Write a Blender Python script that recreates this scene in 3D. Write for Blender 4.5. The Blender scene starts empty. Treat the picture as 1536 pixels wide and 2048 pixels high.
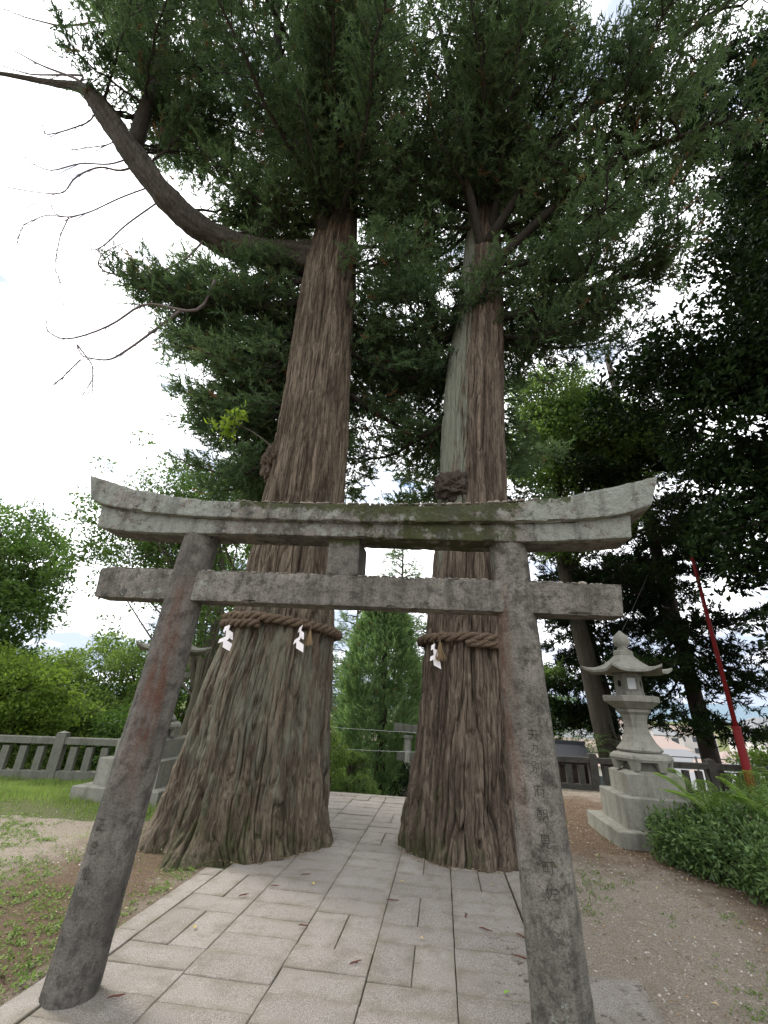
import bpy, math, random
import numpy as np
from mathutils import Matrix, Vector

# ------------------------------------------------------------------ camera, world, sun, exposure
S = bpy.context.scene
COL = S.collection
PI = math.pi
cam_d = bpy.data.cameras.new('camera'); cam = bpy.data.objects.new('camera', cam_d); COL.objects.link(cam)
S.camera = cam
S.render.resolution_x, S.render.resolution_y = 768, 1024
cam_d.sensor_fit = 'VERTICAL'; cam_d.sensor_height = 36.0; cam_d.lens = 870 / 2048 * 36
cam_d.clip_start = 0.05; cam_d.clip_end = 9000
ROLL, PITCH, YAW = math.radians(2.6), math.radians(23.9467), math.radians(-7.93374)
fw = Vector((math.sin(YAW) * math.cos(PITCH), math.cos(YAW) * math.cos(PITCH), math.sin(PITCH)))
r0 = Vector((math.cos(YAW), -math.sin(YAW), 0)); u0 = r0.cross(fw)
rr = r0 * math.cos(ROLL) + u0 * math.sin(ROLL); uu = u0 * math.cos(ROLL) - r0 * math.sin(ROLL)
cam.matrix_world = Matrix(((rr.x, uu.x, -fw.x, 0), (rr.y, uu.y, -fw.y, 0), (rr.z, uu.z, -fw.z, 1.5), (0, 0, 0, 1)))

S.view_settings.view_transform = 'Standard'; S.view_settings.look = 'None'
S.view_settings.gamma = 1; S.view_settings.use_curve_mapping = False
S.view_settings.exposure = 1.5
S.render.engine = 'CYCLES'
S.cycles.max_bounces = 6; S.cycles.diffuse_bounces = 3; S.cycles.transmission_bounces = 4; S.cycles.transparent_max_bounces = 6

SUN_EL, SUN_AZ = math.radians(52), math.radians(-62)      # azimuth from +Y towards +X (negative: to the left)
W = bpy.data.worlds.new('World'); S.world = W; W.use_nodes = True
nt = W.node_tree; nt.nodes.clear()
wo = nt.nodes.new('ShaderNodeOutputWorld'); bg = nt.nodes.new('ShaderNodeBackground')
sky = nt.nodes.new('ShaderNodeTexSky'); sky.sky_type = 'NISHITA'; sky.sun_disc = False
sky.sun_elevation = SUN_EL; sky.sun_rotation = SUN_AZ
tc = nt.nodes.new('ShaderNodeTexCoord'); mp = nt.nodes.new('ShaderNodeMapping'); mp.inputs['Scale'].default_value = (1.5, 1.5, 4.5)
nz = nt.nodes.new('ShaderNodeTexNoise'); nz.inputs['Scale'].default_value = 2.3; nz.inputs['Detail'].default_value = 8; nz.inputs['Roughness'].default_value = .55
rp = nt.nodes.new('ShaderNodeValToRGB')
e = rp.color_ramp.elements; e[0].position = .30; e[0].color = (0, 0, 0, 1); e[1].position = .39; e[1].color = (1, 1, 1, 1)
nz2 = nt.nodes.new('ShaderNodeTexNoise'); nz2.inputs['Scale'].default_value = 3.1; nz2.inputs['Detail'].default_value = 6
rp2 = nt.nodes.new('ShaderNodeValToRGB')
e = rp2.color_ramp.elements; e[0].position = .36; e[0].color = (2.9, 3.3, 4.1, 1); e[1].position = .50; e[1].color = (9.6, 9.7, 10.0, 1)
mx = nt.nodes.new('ShaderNodeMix'); mx.data_type = 'RGBA'
L = nt.links.new
L(tc.outputs['Generated'], mp.inputs['Vector']); L(mp.outputs['Vector'], nz.inputs['Vector']); L(mp.outputs['Vector'], nz2.inputs['Vector'])
L(nz.outputs['Fac'], rp.inputs['Fac']); 
sep = nt.nodes.new('ShaderNodeSeparateXYZ'); L(tc.outputs['Generated'], sep.inputs[0])
mr = nt.nodes.new('ShaderNodeMapRange'); mr.inputs['From Min'].default_value = .0; mr.inputs['From Max'].default_value = .5; mr.inputs['To Min'].default_value = -.13; mr.inputs['To Max'].default_value = .03
ad = nt.nodes.new('ShaderNodeMath'); ad.operation = 'ADD'
L(sep.outputs['Z'], mr.inputs['Value']); L(nz2.outputs['Fac'], ad.inputs[0]); L(mr.outputs['Result'], ad.inputs[1]); L(ad.outputs[0], rp2.inputs['Fac'])
L(rp.outputs['Color'], mx.inputs['Factor']); L(sky.outputs['Color'], mx.inputs['A']); L(rp2.outputs['Color'], mx.inputs['B'])
L(mx.outputs['Result'], bg.inputs['Color']); bg.inputs['Strength'].default_value = .1
L(bg.outputs['Background'], wo.inputs['Surface'])

sun_d = bpy.data.lights.new('sun', 'SUN'); sun = bpy.data.objects.new('sun', sun_d); COL.objects.link(sun)
sun_d.energy = 1.5; sun_d.angle = math.radians(14); sun_d.color = (1, .96, .9)
sd = Vector((math.sin(SUN_AZ) * math.cos(SUN_EL), math.cos(SUN_AZ) * math.cos(SUN_EL), math.sin(SUN_EL)))
sun.rotation_euler = sd.to_track_quat('Z', 'Y').to_euler()

# ------------------------------------------------------------------ numpy noise and mesh helpers
rng = np.random.default_rng(11)

def _h(i, j, k, s):
    n = (i.astype(np.int64) * 374761393 + j.astype(np.int64) * 668265263 + k.astype(np.int64) * 2147483647 + s * 974634777) & 0xFFFFFFFF
    n = ((n ^ (n >> 13)) * 1274126177) & 0xFFFFFFFF
    n = ((n ^ (n >> 16)) * 2246822519) & 0xFFFFFFFF
    return ((n ^ (n >> 15)) & 0xFFFFFF) / float(0xFFFFFF)

def vnoise(x, y, z, s=0):
    x, y, z = np.broadcast_arrays(np.asarray(x, float), np.asarray(y, float), np.asarray(z, float))
    xi, yi, zi = np.floor(x), np.floor(y), np.floor(z)
    fx, fy, fz = x - xi, y - yi, z - zi
    fx, fy, fz = fx * fx * (3 - 2 * fx), fy * fy * (3 - 2 * fy), fz * fz * (3 - 2 * fz)
    r = 0
    for a in (0, 1):
        for b in (0, 1):
            for c in (0, 1):
                r = r + _h(xi + a, yi + b, zi + c, s) * (fx if a else 1 - fx) * (fy if b else 1 - fy) * (fz if c else 1 - fz)
    return r * 2 - 1

def fbm(x, y, z, o=4, s=0):
    r, a, t = 0, 1., 0.
    for i in range(o):
        r = r + a * vnoise(np.asarray(x) * 2 ** i, np.asarray(y) * 2 ** i, np.asarray(z) * 2 ** i, s + i); t += a; a *= .5
    return r / t

def sstep(a, b, x):
    t = np.clip((x - a) / (b - a), 0, 1); return t * t * (3 - 2 * t)

def norm(v):
    return v / np.maximum(np.linalg.norm(v, axis=-1, keepdims=True), 1e-9)

def tag(o, label=None, cat=None, group=None, kind=None):
    if label: o['label'] = label
    if cat: o['category'] = cat
    if group: o['group'] = group
    if kind: o['kind'] = kind
    return o

def empty(name, loc=(0, 0, 0), label=None, cat=None, group=None, kind=None, parent=None, rz=0):
    o = bpy.data.objects.new(name, None); COL.objects.link(o); o.location = loc; o.rotation_euler = (0, 0, rz)
    o.empty_display_size = .1
    if parent: o.parent = parent
    return tag(o, label, cat, group, kind)

def mesh_data(name, V, polys, mat=None, smooth=False, attrs=None):
    """polys: list of (M,k) int arrays."""
    me = bpy.data.meshes.new(name)
    V = np.ascontiguousarray(V, dtype=np.float32)
    me.vertices.add(len(V)); me.vertices.foreach_set('co', V.ravel())
    idx = np.concatenate([np.asarray(p, np.int32).ravel() for p in polys])
    tot = np.concatenate([np.full(len(p), np.asarray(p).shape[1], np.int32) for p in polys])
    st = np.concatenate([[0], np.cumsum(tot)[:-1]]).astype(np.int32)
    me.loops.add(len(idx)); me.loops.foreach_set('vertex_index', idx)
    me.polygons.add(len(tot)); me.polygons.foreach_set('loop_start', st); me.polygons.foreach_set('loop_total', tot)
    me.polygons.foreach_set('use_smooth', np.full(len(tot), smooth))
    me.update(calc_edges=True)
    for k, a in (attrs or {}).items():
        at = me.attributes.new(k, 'FLOAT', 'POINT'); at.data.foreach_set('value', np.ascontiguousarray(a, dtype=np.float32))
    if mat: me.materials.append(mat)
    return me

def obj(name, me, parent=None, loc=(0, 0, 0)):
    o = bpy.data.objects.new(name, me); COL.objects.link(o); o.location = loc
    if parent: o.parent = parent
    return o

class MB:
    """collects shapes into one mesh"""
    def __init__(s): s.v = []; s.f = {}; s.n = 0; s.a = {}
    def add(s, V, polys, **attrs):
        V = np.asarray(V, float)
        s.v.append(V)
        for p in polys:
            p = np.asarray(p, int)
            if len(p): s.f.setdefault(p.shape[1], []).append(p + s.n)
        for k, a in attrs.items(): s.a.setdefault(k, []).append((s.n, np.broadcast_to(a, (len(V),))))
        s.n += len(V); return s
    def box(s, c, d, rz=0, cham=0.0):
        x, y, z = [q / 2 for q in d]
        if cham <= 0:
            V = np.array([(a * x, b * y, cc * z) for cc in (-1, 1) for b in (-1, 1) for a in (-1, 1)], float)
            P = [[(0, 2, 3, 1), (4, 5, 7, 6), (0, 1, 5, 4), (2, 6, 7, 3), (0, 4, 6, 2), (1, 3, 7, 5)]]
        else:
            k = cham
            V = np.array([(a * x, b * y, -z) for a, b in ((-1, -1), (1, -1), (1, 1), (-1, 1))] +
                         [(a * x, b * y, z - k) for a, b in ((-1, -1), (1, -1), (1, 1), (-1, 1))] +
                         [(a * (x - k), b * (y - k), z) for a, b in ((-1, -1), (1, -1), (1, 1), (-1, 1))], float)
            P = [[(3, 2, 1, 0), (8, 9, 10, 11)] + [(i, (i + 1) % 4, 4 + (i + 1) % 4, 4 + i) for i in range(4)] + [(4 + i, 4 + (i + 1) % 4, 8 + (i + 1) % 4, 8 + i) for i in range(4)]]
        cs, sn = math.cos(rz), math.sin(rz)
        V = np.stack([V[:, 0] * cs - V[:, 1] * sn, V[:, 0] * sn + V[:, 1] * cs, V[:, 2]], 1) + np.array(c)
        return s.add(V, P)
    def tube(s, pts, rad, n=6, cap=True, wob=0.0):
        pts = np.asarray(pts, float); m = len(pts); rad = np.broadcast_to(rad, (m,)).astype(float)
        t = norm(np.gradient(pts, axis=0))
        ref = np.array([0, 0, 1.]) if abs(t[:, 2]).mean() < .8 else np.array([1., 0, 0])
        a = norm(np.cross(t, ref)); b = np.cross(t, a)
        th = np.arange(n) / n * 2 * PI
        R = rad[:, None, None]
        if wob: R = R * (1 + wob * rng.uniform(-1, 1, (m, n, 1)))
        V = pts[:, None] + R * (np.cos(th)[None, :, None] * a[:, None] + np.sin(th)[None, :, None] * b[:, None])
        V = V.reshape(-1, 3)
        i = np.arange(m - 1)[:, None] * n; j = np.arange(n)[None]; k = (j + 1) % n
        Q = np.stack([i + j, i + k, i + n + k, i + n + j], -1).reshape(-1, 4)
        P = [Q]
        if cap:
            V = np.vstack([V, pts[0], pts[-1]]); c0 = m * n
            jj = np.arange(n); kk = (jj + 1) % n
            P.append(np.stack([kk, jj, np.full(n, c0)], 1)); P.append(np.stack([(m - 1) * n + jj, (m - 1) * n + kk, np.full(n, c0 + 1)], 1))
        return s.add(V, P)
    def lathe(s, prof, n=6, a0=0, c=(0, 0, 0)):
        prof = np.asarray(prof, float); m = len(prof); th = a0 + np.arange(n) / n * 2 * PI
        V = np.stack([prof[:, 0:1] * np.cos(th) + c[0], prof[:, 0:1] * np.sin(th) + c[1], np.repeat(prof[:, 1:2], n, 1) + c[2]], -1).reshape(-1, 3)
        i = np.arange(m - 1)[:, None] * n; j = np.arange(n)[None]; k = (j + 1) % n
        Q = np.stack([i + j, i + k, i + n + k, i + n + j], -1).reshape(-1, 4)
        c0 = m * n; V = np.vstack([V, (c[0], c[1], prof[0, 1] + c[2]), (c[0], c[1], prof[-1, 1] + c[2])]); jj = np.arange(n); kk = (jj + 1) % n
        return s.add(V, [Q, np.stack([kk, jj, np.full(n, c0)], 1), np.stack([(m - 1) * n + jj, (m - 1) * n + kk, np.full(n, c0 + 1)], 1)])
    def data(s, name, mat, smooth=False):
        V = np.vstack(s.v); A = {}
        for k, l in s.a.items():
            a = np.zeros(len(V))
            for st, arr in l: a[st:st + len(arr)] = arr
            A[k] = a
        return mesh_data(name, V, [np.vstack(p) for p in s.f.values()], mat, smooth, A)
    def build(s, name, mat, parent=None, smooth=False, loc=(0, 0, 0)):
        return obj(name, s.data(name, mat, smooth), parent, loc)

# ------------------------------------------------------------------ materials
class N:
    def __init__(s, name, rough=.85, spec=.3):
        s.m = bpy.data.materials.new(name); s.m.use_nodes = True; s.t = s.m.node_tree; s.b = s.t.nodes['Principled BSDF']
        s.b.inputs['Roughness'].default_value = rough; s.b.inputs['Specular IOR Level'].default_value = spec
        s.co = s.t.nodes.new('ShaderNodeTexCoord').outputs['Object']
    def lk(s, a, b): s.t.links.new(a, b); return s
    def map(s, sc, co=None):
        n = s.t.nodes.new('ShaderNodeMapping'); n.inputs['Scale'].default_value = sc; s.lk(co or s.co, n.inputs['Vector']); return n.outputs['Vector']
    def noise(s, scale, detail=5, rough=.55, co=None, dist=0):
        n = s.t.nodes.new('ShaderNodeTexNoise'); n.inputs['Scale'].default_value = scale; n.inputs['Detail'].default_value = detail
        n.inputs['Roughness'].default_value = rough; n.inputs['Distortion'].default_value = dist; s.lk(co or s.co, n.inputs['Vector']); return n.outputs['Fac']
    def vor(s, scale, co=None, feat='F1', out='Distance'):
        n = s.t.nodes.new('ShaderNodeTexVoronoi'); n.feature = feat; n.inputs['Scale'].default_value = scale; s.lk(co or s.co, n.inputs['Vector']); return n.outputs[out]
    def ramp(s, fac, stops):
        n = s.t.nodes.new('ShaderNodeValToRGB'); e = n.color_ramp.elements
        while len(e) < len(stops): e.new(.5)
        for i, (p, c) in enumerate(stops):
            e[i].position = p; e[i].color = (c, c, c, 1) if not hasattr(c, '__len__') else (*c, 1)
        s.lk(fac, n.inputs['Fac']); return n.outputs['Color']
    def mix(s, fac, a, b, mode='MIX'):
        n = s.t.nodes.new('ShaderNodeMix'); n.data_type = 'RGBA'; n.blend_type = mode
        for k, v in (('Factor', fac), ('A', a), ('B', b)):
            i = n.inputs[k]
            if hasattr(v, 'is_linked'): s.lk(v, i)
            elif k == 'Factor': i.default_value = v
            else: i.default_value = (*v, 1) if hasattr(v, '__len__') else (v, v, v, 1)
        return n.outputs['Result']
    def math(s, op, a, b=0., clamp=False):
        n = s.t.nodes.new('ShaderNodeMath'); n.operation = op; n.use_clamp = clamp
        for i, v in enumerate((a, b)):
            if hasattr(v, 'is_linked'): s.lk(v, n.inputs[i])
            else: n.inputs[i].default_value = v
        return n.outputs[0]
    def attr(s, name):
        n = s.t.nodes.new('ShaderNodeAttribute'); n.attribute_name = name; return n.outputs['Fac']
    def rnd(s): return s.t.nodes.new('ShaderNodeObjectInfo').outputs['Random']
    def color(s, c):
        i = s.b.inputs['Base Color']
        if hasattr(c, 'is_linked'): s.lk(c, i)
        else: i.default_value = (*c, 1)
        s.c = c; return s
    def bump(s, h, dist=.01, strength=.6):
        n = s.t.nodes.new('ShaderNodeBump'); n.inputs['Distance'].default_value = dist; n.inputs['Strength'].default_value = strength
        s.lk(h, n.inputs['Height']); s.lk(n.outputs['Normal'], s.b.inputs['Normal']); return s
    def translucent(s, fac, gain=1.6):
        tr = s.t.nodes.new('ShaderNodeBsdfTranslucent'); ms = s.t.nodes.new('ShaderNodeMixShader'); out = s.t.nodes['Material Output']
        g = s.mix(1.0, s.c, (gain, gain * 1.05, gain * .7), 'MULTIPLY'); s.lk(g, tr.inputs['Color'])
        ms.inputs[0].default_value = fac; s.lk(s.b.outputs[0], ms.inputs[1]); s.lk(tr.outputs[0], ms.inputs[2]); s.lk(ms.outputs[0], out.inputs['Surface']); return s

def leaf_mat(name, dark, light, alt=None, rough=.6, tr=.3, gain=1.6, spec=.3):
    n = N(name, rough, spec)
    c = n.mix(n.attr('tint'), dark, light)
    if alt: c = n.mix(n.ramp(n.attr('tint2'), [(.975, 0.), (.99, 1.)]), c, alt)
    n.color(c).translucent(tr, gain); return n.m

def stone_mat(name, c1, c2, lichen=(.29, .31, .265), moss=(.045, .052, .016), rust=(.13, .055, .03), grain=90, bd=.006, lich_amt=.0, dark=(.055, .052, .044), speck=.5, midk=.85):
    n = N(name, .92, .2)
    big = n.noise(3.2, 7, .68); mid = n.noise(12, 8, .74); fine = n.noise(grain, 4, .7)
    c = n.mix(n.ramp(big, [(.3, 0.), (.7, 1.)]), c1, c2)
    c = n.mix(n.ramp(mid, [(.38, midk), (.52, 0.)]), c, dark)
    c = n.mix(n.ramp(fine, [(.35, .6), (.5, 0.)]), c, dark)
    c = n.mix(n.ramp(fine, [(.60, 0.), (.72, speck)]), c, lichen)
    lm = n.math('ADD', n.math('MULTIPLY', n.attr('lichen'), .42), n.noise(14, 7, .72))
    lm = n.math('ADD', lm, lich_amt - .42)
    c = n.mix(n.ramp(lm, [(.42, 0.), (.49, .85)]), c, n.mix(n.noise(40, 3), [q * .75 for q in lichen], [q * 1.15 for q in lichen]))
    mm = n.math('ADD', n.math('MULTIPLY', n.attr('moss'), .55), n.math('ADD', n.noise(11, 6, .7), -.5))
    c = n.mix(n.ramp(mm, [(.38, 0.), (.48, .9)]), c, n.mix(n.noise(30, 3), [q * .6 for q in moss], [q * 1.5 for q in moss]))
    sk = n.noise(7, 6, .7, n.map((1, 1, .1))); c = n.mix(n.ramp(sk, [(.38, .5), (.5, 0.)]), c, dark)
    rm = n.math('MULTIPLY', n.math('MULTIPLY', n.attr('rust'), .75), n.ramp(n.noise(7, 5, .7, n.map((3, 3, .6))), [(.35, 0.), (.6, 1.)]))
    c = n.mix(rm, c, rust)
    n.color(c)
    h = n.math('ADD', n.math('MULTIPLY', fine, .5), n.math('ADD', n.noise(32, 6, .75), n.math('MULTIPLY', n.noise(11, 5, .7), 1.2)))
    n.bump(h, bd, .9); return n.m

M = {}
M['torii'] = stone_mat('torii_stone', (.12, .111, .092), (.30, .278, .235), bd=.03)
M['torii_dark'] = stone_mat('torii_pillar_dark', (.095, .088, .076), (.20, .182, .158), rust=(.105, .042, .024), speck=.3, bd=.022)
M['granite'] = stone_mat('lantern_granite', (.20, .198, .165), (.28, .272, .235), grain=160, bd=.006, lichen=(.34, .34, .29), dark=(.10, .10, .075), midk=.35)
M['fence_stone'] = stone_mat('fence_stone', (.125, .128, .105), (.18, .178, .15), grain=120, bd=.006, lichen=(.27, .28, .22), dark=(.06, .065, .045), midk=.4)
M['fence_shaded'] = stone_mat('shaded_fence_stone', (.05, .05, .042), (.085, .08, .068), grain=120, bd=.003, lichen=(.16, .17, .13), dark=(.03, .03, .025))  # right fence stone, with the shade it stands in put into the colour

n = N('paving_stone', .8, .3)
b1 = n.noise(2.2, 5, .6, n.t.nodes.new('ShaderNodeNewGeometry').outputs['Position'])
gp = n.t.nodes.new('ShaderNodeNewGeometry').outputs['Position']
c = n.mix(n.rnd(), (.235, .21, .182), (.31, .28, .243))
c = n.mix(n.ramp(b1, [(.35, .0), (.65, .5)]), c, (.22, .19, .16))
sp = n.noise(210, 3, .75, gp)
c = n.mix(n.ramp(sp, [(.38, .8), (.49, 0.)]), c, (.11, .10, .09))
c = n.mix(n.ramp(sp, [(.53, 0.), (.64, .85)]), c, (.50, .475, .44))
c = n.mix(n.math('MULTIPLY', n.attr('dirt'), .65), c, (.14, .12, .07))
bl = n.noise(5.5, 7, .72, gp)
c = n.mix(n.ramp(bl, [(.50, 0.), (.66, .45)]), c, (.13, .115, .085))
st = n.t.nodes.new('ShaderNodeTexNoise'); st.inputs['Scale'].default_value = 16; st.inputs['Detail'].default_value = 8; st.inputs['Roughness'].default_value = .75; n.lk(gp, st.inputs['Vector'])
sx = n.t.nodes.new('ShaderNodeSeparateXYZ'); n.lk(gp, sx.inputs[0])
near = n.math('MULTIPLY', n.ramp(sx.outputs['X'], [(.20, 0.), (.42, 1.)]), n.ramp(n.math('MULTIPLY', sx.outputs['Y'], .1), [(.42, 1.), (.52, 0.)]))
c = n.mix(n.math('MULTIPLY', near, n.ramp(st.outputs['Fac'], [(.55, 0.), (.62, .85)])), c, (.055, .035, .03))
n.color(c).bump(n.math('ADD', n.noise(150, 4, .75, gp), n.noise(18, 4, .6, gp)), .009, .9)
M['paving'] = n.m

n = N('path_bed', 1, .1); n.color(n.mix(n.noise(60, 4), (.028, .024, .016), (.06, .07, .022))).bump(n.noise(90, 4), .01); M['bed'] = n.m

# ground: attributes soil / green / litter painted by vertex
n = N('ground_soil', 1, .12)
gr = n.noise(85, 5, .75); g2 = n.noise(9, 6, .65); pb = n.vor(55)
grav = n.mix(n.ramp(gr, [(.38, 0.), (.62, 1.)]), (.155, .128, .098), (.42, .37, .30))
grav = n.mix(n.ramp(g2, [(.4, .0), (.65, .5)]), grav, (.23, .19, .145))
grav = n.mix(n.ramp(pb, [(.08, .6), (.17, 0.)]), grav, (.36, .34, .31))
soil = n.mix(n.ramp(gr, [(.35, 0.), (.65, 1.)]), (.08, .052, .036), (.20, .145, .10))
sm = n.ramp(n.math('ADD', n.attr('soil'), n.math('ADD', n.noise(2.5, 8, .75), -.5)), [(.30, 0.), (.66, 1.)])
c = n.mix(sm, grav, soil)
gm = n.ramp(n.math('ADD', n.attr('green'), n.math('ADD', n.noise(7, 6, .75), -.5)), [(.52, 0.), (.66, .85)])
c = n.mix(gm, c, n.mix(gr, (.04, .062, .015), (.12, .14, .04)))
n.color(c).bump(n.math('ADD', gr, n.math('MULTIPLY', n.noise(28, 5, .7), 1.3)), .018, 1.)
M['ground'] = n.m

def bark_mat(name, ca, cb, cg, moss, zs=1.):
    n = N(name, .9, .2)
    v = n.map((9, 9, 1.1)); st = n.noise(3.2, 8, .7, v, .3); fn = n.noise(9, 6, .75, n.map((9, 9, .9)))
    c = n.mix(n.attr('plate'), ca, cb)
    c = n.mix(n.ramp(st, [(.38, .8), (.52, 0.)]), c, [q * .7 for q in ca])
    sk = n.noise(26, 7, .8, n.map((1, 1, .07))); c = n.mix(n.ramp(sk, [(.40, .6), (.50, 0.)]), c, [q * .6 for q in ca]); c = n.mix(n.ramp(sk, [(.54, 0.), (.66, .5)]), c, [q * 1.45 for q in cb])
    c = n.mix(n.ramp(fn, [(.52, 0.), (.7, .4)]), c, [min(1, q * 1.3) for q in cb])
    gm = n.ramp(n.math('ADD', n.attr('grey'), n.math('ADD', n.noise(3, 6, .7, n.map((3, 3, .5))), -.5)), [(.45, 0.), (.62, .8)])
    c = n.mix(gm, c, n.mix(fn, [q * .7 for q in cg], [q * 1.2 for q in cg]))
    mm = n.ramp(n.math('ADD', n.math('MULTIPLY', n.attr('moss'), .6), n.math('ADD', n.noise(3.5, 8, .75, n.map((2.4, 2.4, 1.1))), -.5)), [(.36, 0.), (.56, .75)])
    c = n.mix(mm, c, moss)
    n.color(c).bump(n.math('ADD', n.math('MULTIPLY', st, 1.5), n.math('ADD', fn, n.noise(60, 4, .7, n.map((1, 1, .25))))), .010, .9)
    return n.m
M['bark_l'] = bark_mat('cedar_bark_left', (.032, .023, .015), (.18, .143, .102), (.14, .142, .105), (.042, .054, .016))
M['bark_r'] = bark_mat('cedar_bark_right', (.036, .026, .018), (.165, .130, .096), (.18, .195, .15), (.042, .054, .016))
M['limb'] = bark_mat('branch_bark', (.035, .030, .024), (.075, .066, .052), (.08, .088, .066), (.045, .06, .02))  # limb tone lowered, backlit darkness put into the bark colour
M['bark_dark'] = bark_mat('dark_bark', (.045, .034, .027), (.075, .06, .05), (.08, .085, .06), (.05, .065, .02))
M['bark_mossy'] = bark_mat('mossy_bark', (.05, .042, .032), (.085, .07, .05), (.10, .11, .07), (.055, .07, .02))
M['bark_smooth'] = bark_mat('smooth_bark', (.11, .10, .07), (.17, .155, .115), (.16, .165, .12), (.08, .09, .03))
n = N('dead_twig', .8); n.color(n.mix(n.noise(30), (.07, .055, .05), (.16, .13, .12))); M['twig'] = n.m

M['sugi'] = leaf_mat('cedar_needles', (.026, .048, .024), (.10, .15, .068), (.12, .065, .035), tr=.42, gain=1.9, spec=.2)
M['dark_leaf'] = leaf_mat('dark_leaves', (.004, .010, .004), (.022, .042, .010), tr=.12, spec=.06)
M['camph'] = leaf_mat('mid_green_leaves', (.045, .08, .022), (.15, .215, .055), tr=.45, gain=2.)
M['bright'] = leaf_mat('bright_leaves', (.055, .098, .024), (.21, .285, .07), tr=.45, gain=1.7)
M['maple'] = leaf_mat('maple_leaves', (.07, .12, .02), (.21, .29, .05), tr=.5, gain=1.7)
M['leftleaf'] = leaf_mat('broadleaf_leaves', (.035, .075, .018), (.12, .20, .04), tr=.35, gain=1.6)
M['cyp'] = leaf_mat('cypress_foliage', (.045, .098, .038), (.24, .35, .14), (.16, .10, .04), tr=.3)
M['deod'] = leaf_mat('blue_green_needles', (.07, .11, .05), (.17, .23, .12), tr=.3)
M['nand'] = leaf_mat('shrub_leaves', (.028, .06, .020), (.15, .235, .065), (.14, .20, .06), rough=.42, tr=.22)
M['fern'] = leaf_mat('fern_green', (.11, .19, .035), (.22, .32, .07), tr=.4)
M['yleaf'] = leaf_mat('young_leaves', (.13, .19, .02), (.27, .36, .05), tr=.5, gain=1.8)
M['grass'] = leaf_mat('grass_blades', (.09, .14, .03), (.24, .32, .09), tr=.4, gain=1.5)
M['weed'] = leaf_mat('weed_leaves', (.07, .12, .02), (.19, .27, .07), tr=.3)
M['litter'] = leaf_mat('dead_leaves', (.09, .05, .025), (.30, .21, .12), (.42, .36, .22), tr=.05)

# ------------------------------------------------------------------ ground
TREES = [(-2.27, 6.03, .93), (.27, 6.3, .78)]
def bound(x):
    b = np.where(x < -2.45, 8.75 + (x + 6.28) * .258, np.where(x < .95, 9.08, 12.35))
    return b
def gheight(x, y):
    d = y - bound(x)
    pathx = (x > -2.45) & (x < .95)
    near = -np.clip(d / np.where(pathx, 1.2, 2.2), 0, 1) ** 1.2 * np.where(pathx, 1.1, .9)
    far = -np.clip((d - 2) / 45, 0, 1) * 11
    side = -np.clip((np.abs(x) - 13) / 30, 0, 1) * 5 * (y > -3)
    return near + far + side
def axis_pts(lo, hi, step, far, g=1.28):
    a = list(np.arange(lo, hi + 1e-6, step)); s = step
    l = [lo]; 
    while l[-1] > -far: s *= g; l.append(l[-1] - s)
    s = step; h = [hi]
    while h[-1] < far: s *= g; h.append(h[-1] + s)
    return np.array(sorted(set(l[1:] + a + h[1:])))
gx = axis_pts(-9, 8.5, .085, 4500); gy = axis_pts(1.2, 13.2, .085, 4500)
X, Y = np.meshgrid(gx, gy, indexing='xy')
inpath = (X > -2.26) & (X < .78) & (Y < 9.05)
Z = gheight(X, Y) + np.where((np.abs(X) < 12) & (Y < 14), .022 * fbm(X * 1.3, Y * 1.3, 0, 5, 3) + .006 * fbm(X * 9, Y * 9, 0, 2, 5), 0)
rad_far = np.hypot(X, Y)
Z = np.where(inpath | ((X > -2.5) & (X < .78) & (Y < 3.1)), Z.clip(None, 0) * 0 - .02 + gheight(X, Y), Z)
dl = np.hypot((X + 2.6) / 1.3, (Y - 4.9) / .9)
soil = np.clip(1.1 - np.abs(X + 3.0) / 1.5, 0, 1) * (Y < 6.5) * .8 + sstep(3.6, .8, np.hypot(X - 2.2, Y - 8.4)) * .75 + .5 * sstep(1.9, 3.0, X + .25 * (5.5 - Y)) * (X > 1)
soil = soil + .10 * (X > .8)
green = np.where(X < -2.3, np.where(Y > 6.3 + .25 * vnoise(X * 1.2, Y * 1.2, 0, 8), .85, .42 - .10 * (Y > 5.2)), .08)
green = np.where((X < -2.3) & (Y < 4.4), .50, green)
green = np.where(Y > bound(X) + .3, .75, green)
nX, nY = len(gx), len(gy)
V = np.stack([X, Y, Z], -1).reshape(-1, 3)
i = np.arange(nY - 1)[:, None] * nX + np.arange(nX - 1)[None]
Q = np.stack([i, i + 1, i + nX + 1, i + nX], -1).reshape(-1, 4)
ground = obj('ground', mesh_data('ground', V, [Q], M['ground'], True, {'soil': soil.ravel(), 'green': green.ravel()}))
tag(ground, 'gravel, bare soil and thin grass of the shrine precinct', kind='structure')

n = N('hazed_forest', 1, .1); n.color(n.mix(n.noise(.012, 6, .6), (.10, .15, .19), (.16, .21, .25))); M['hill'] = n.m  # blue of the distance haze is put into the forest colour
hb = MB(); az = np.linspace(-1.2, 1.6, 120)
prof = 60 + 90 * (fbm(az * 3, 0, 0, 5, 21) + .4) + 40 * np.exp(-((az - .75) / .2) ** 2)
rows = []
for k, (rd, f) in enumerate(((3300, 0), (3700, .55), (4000, 1), (4300, .6), (4500, 0))):
    rows.append(np.stack([rd * np.sin(az), rd * np.cos(az), -16 + prof * f + 8 * fbm(az * 14, k, 0, 3, 22) * (f > 0)], 1))
Vh = np.vstack(rows); i = np.arange(4)[:, None] * 120 + np.arange(119)[None]
hb.add(Vh, [np.stack([i, i + 1, i + 121, i + 120], -1).reshape(-1, 4)])
tag(hb.build('hills', M['hill'], smooth=True), 'distant hills tinted haze blue on the horizon', kind='structure')

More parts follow.
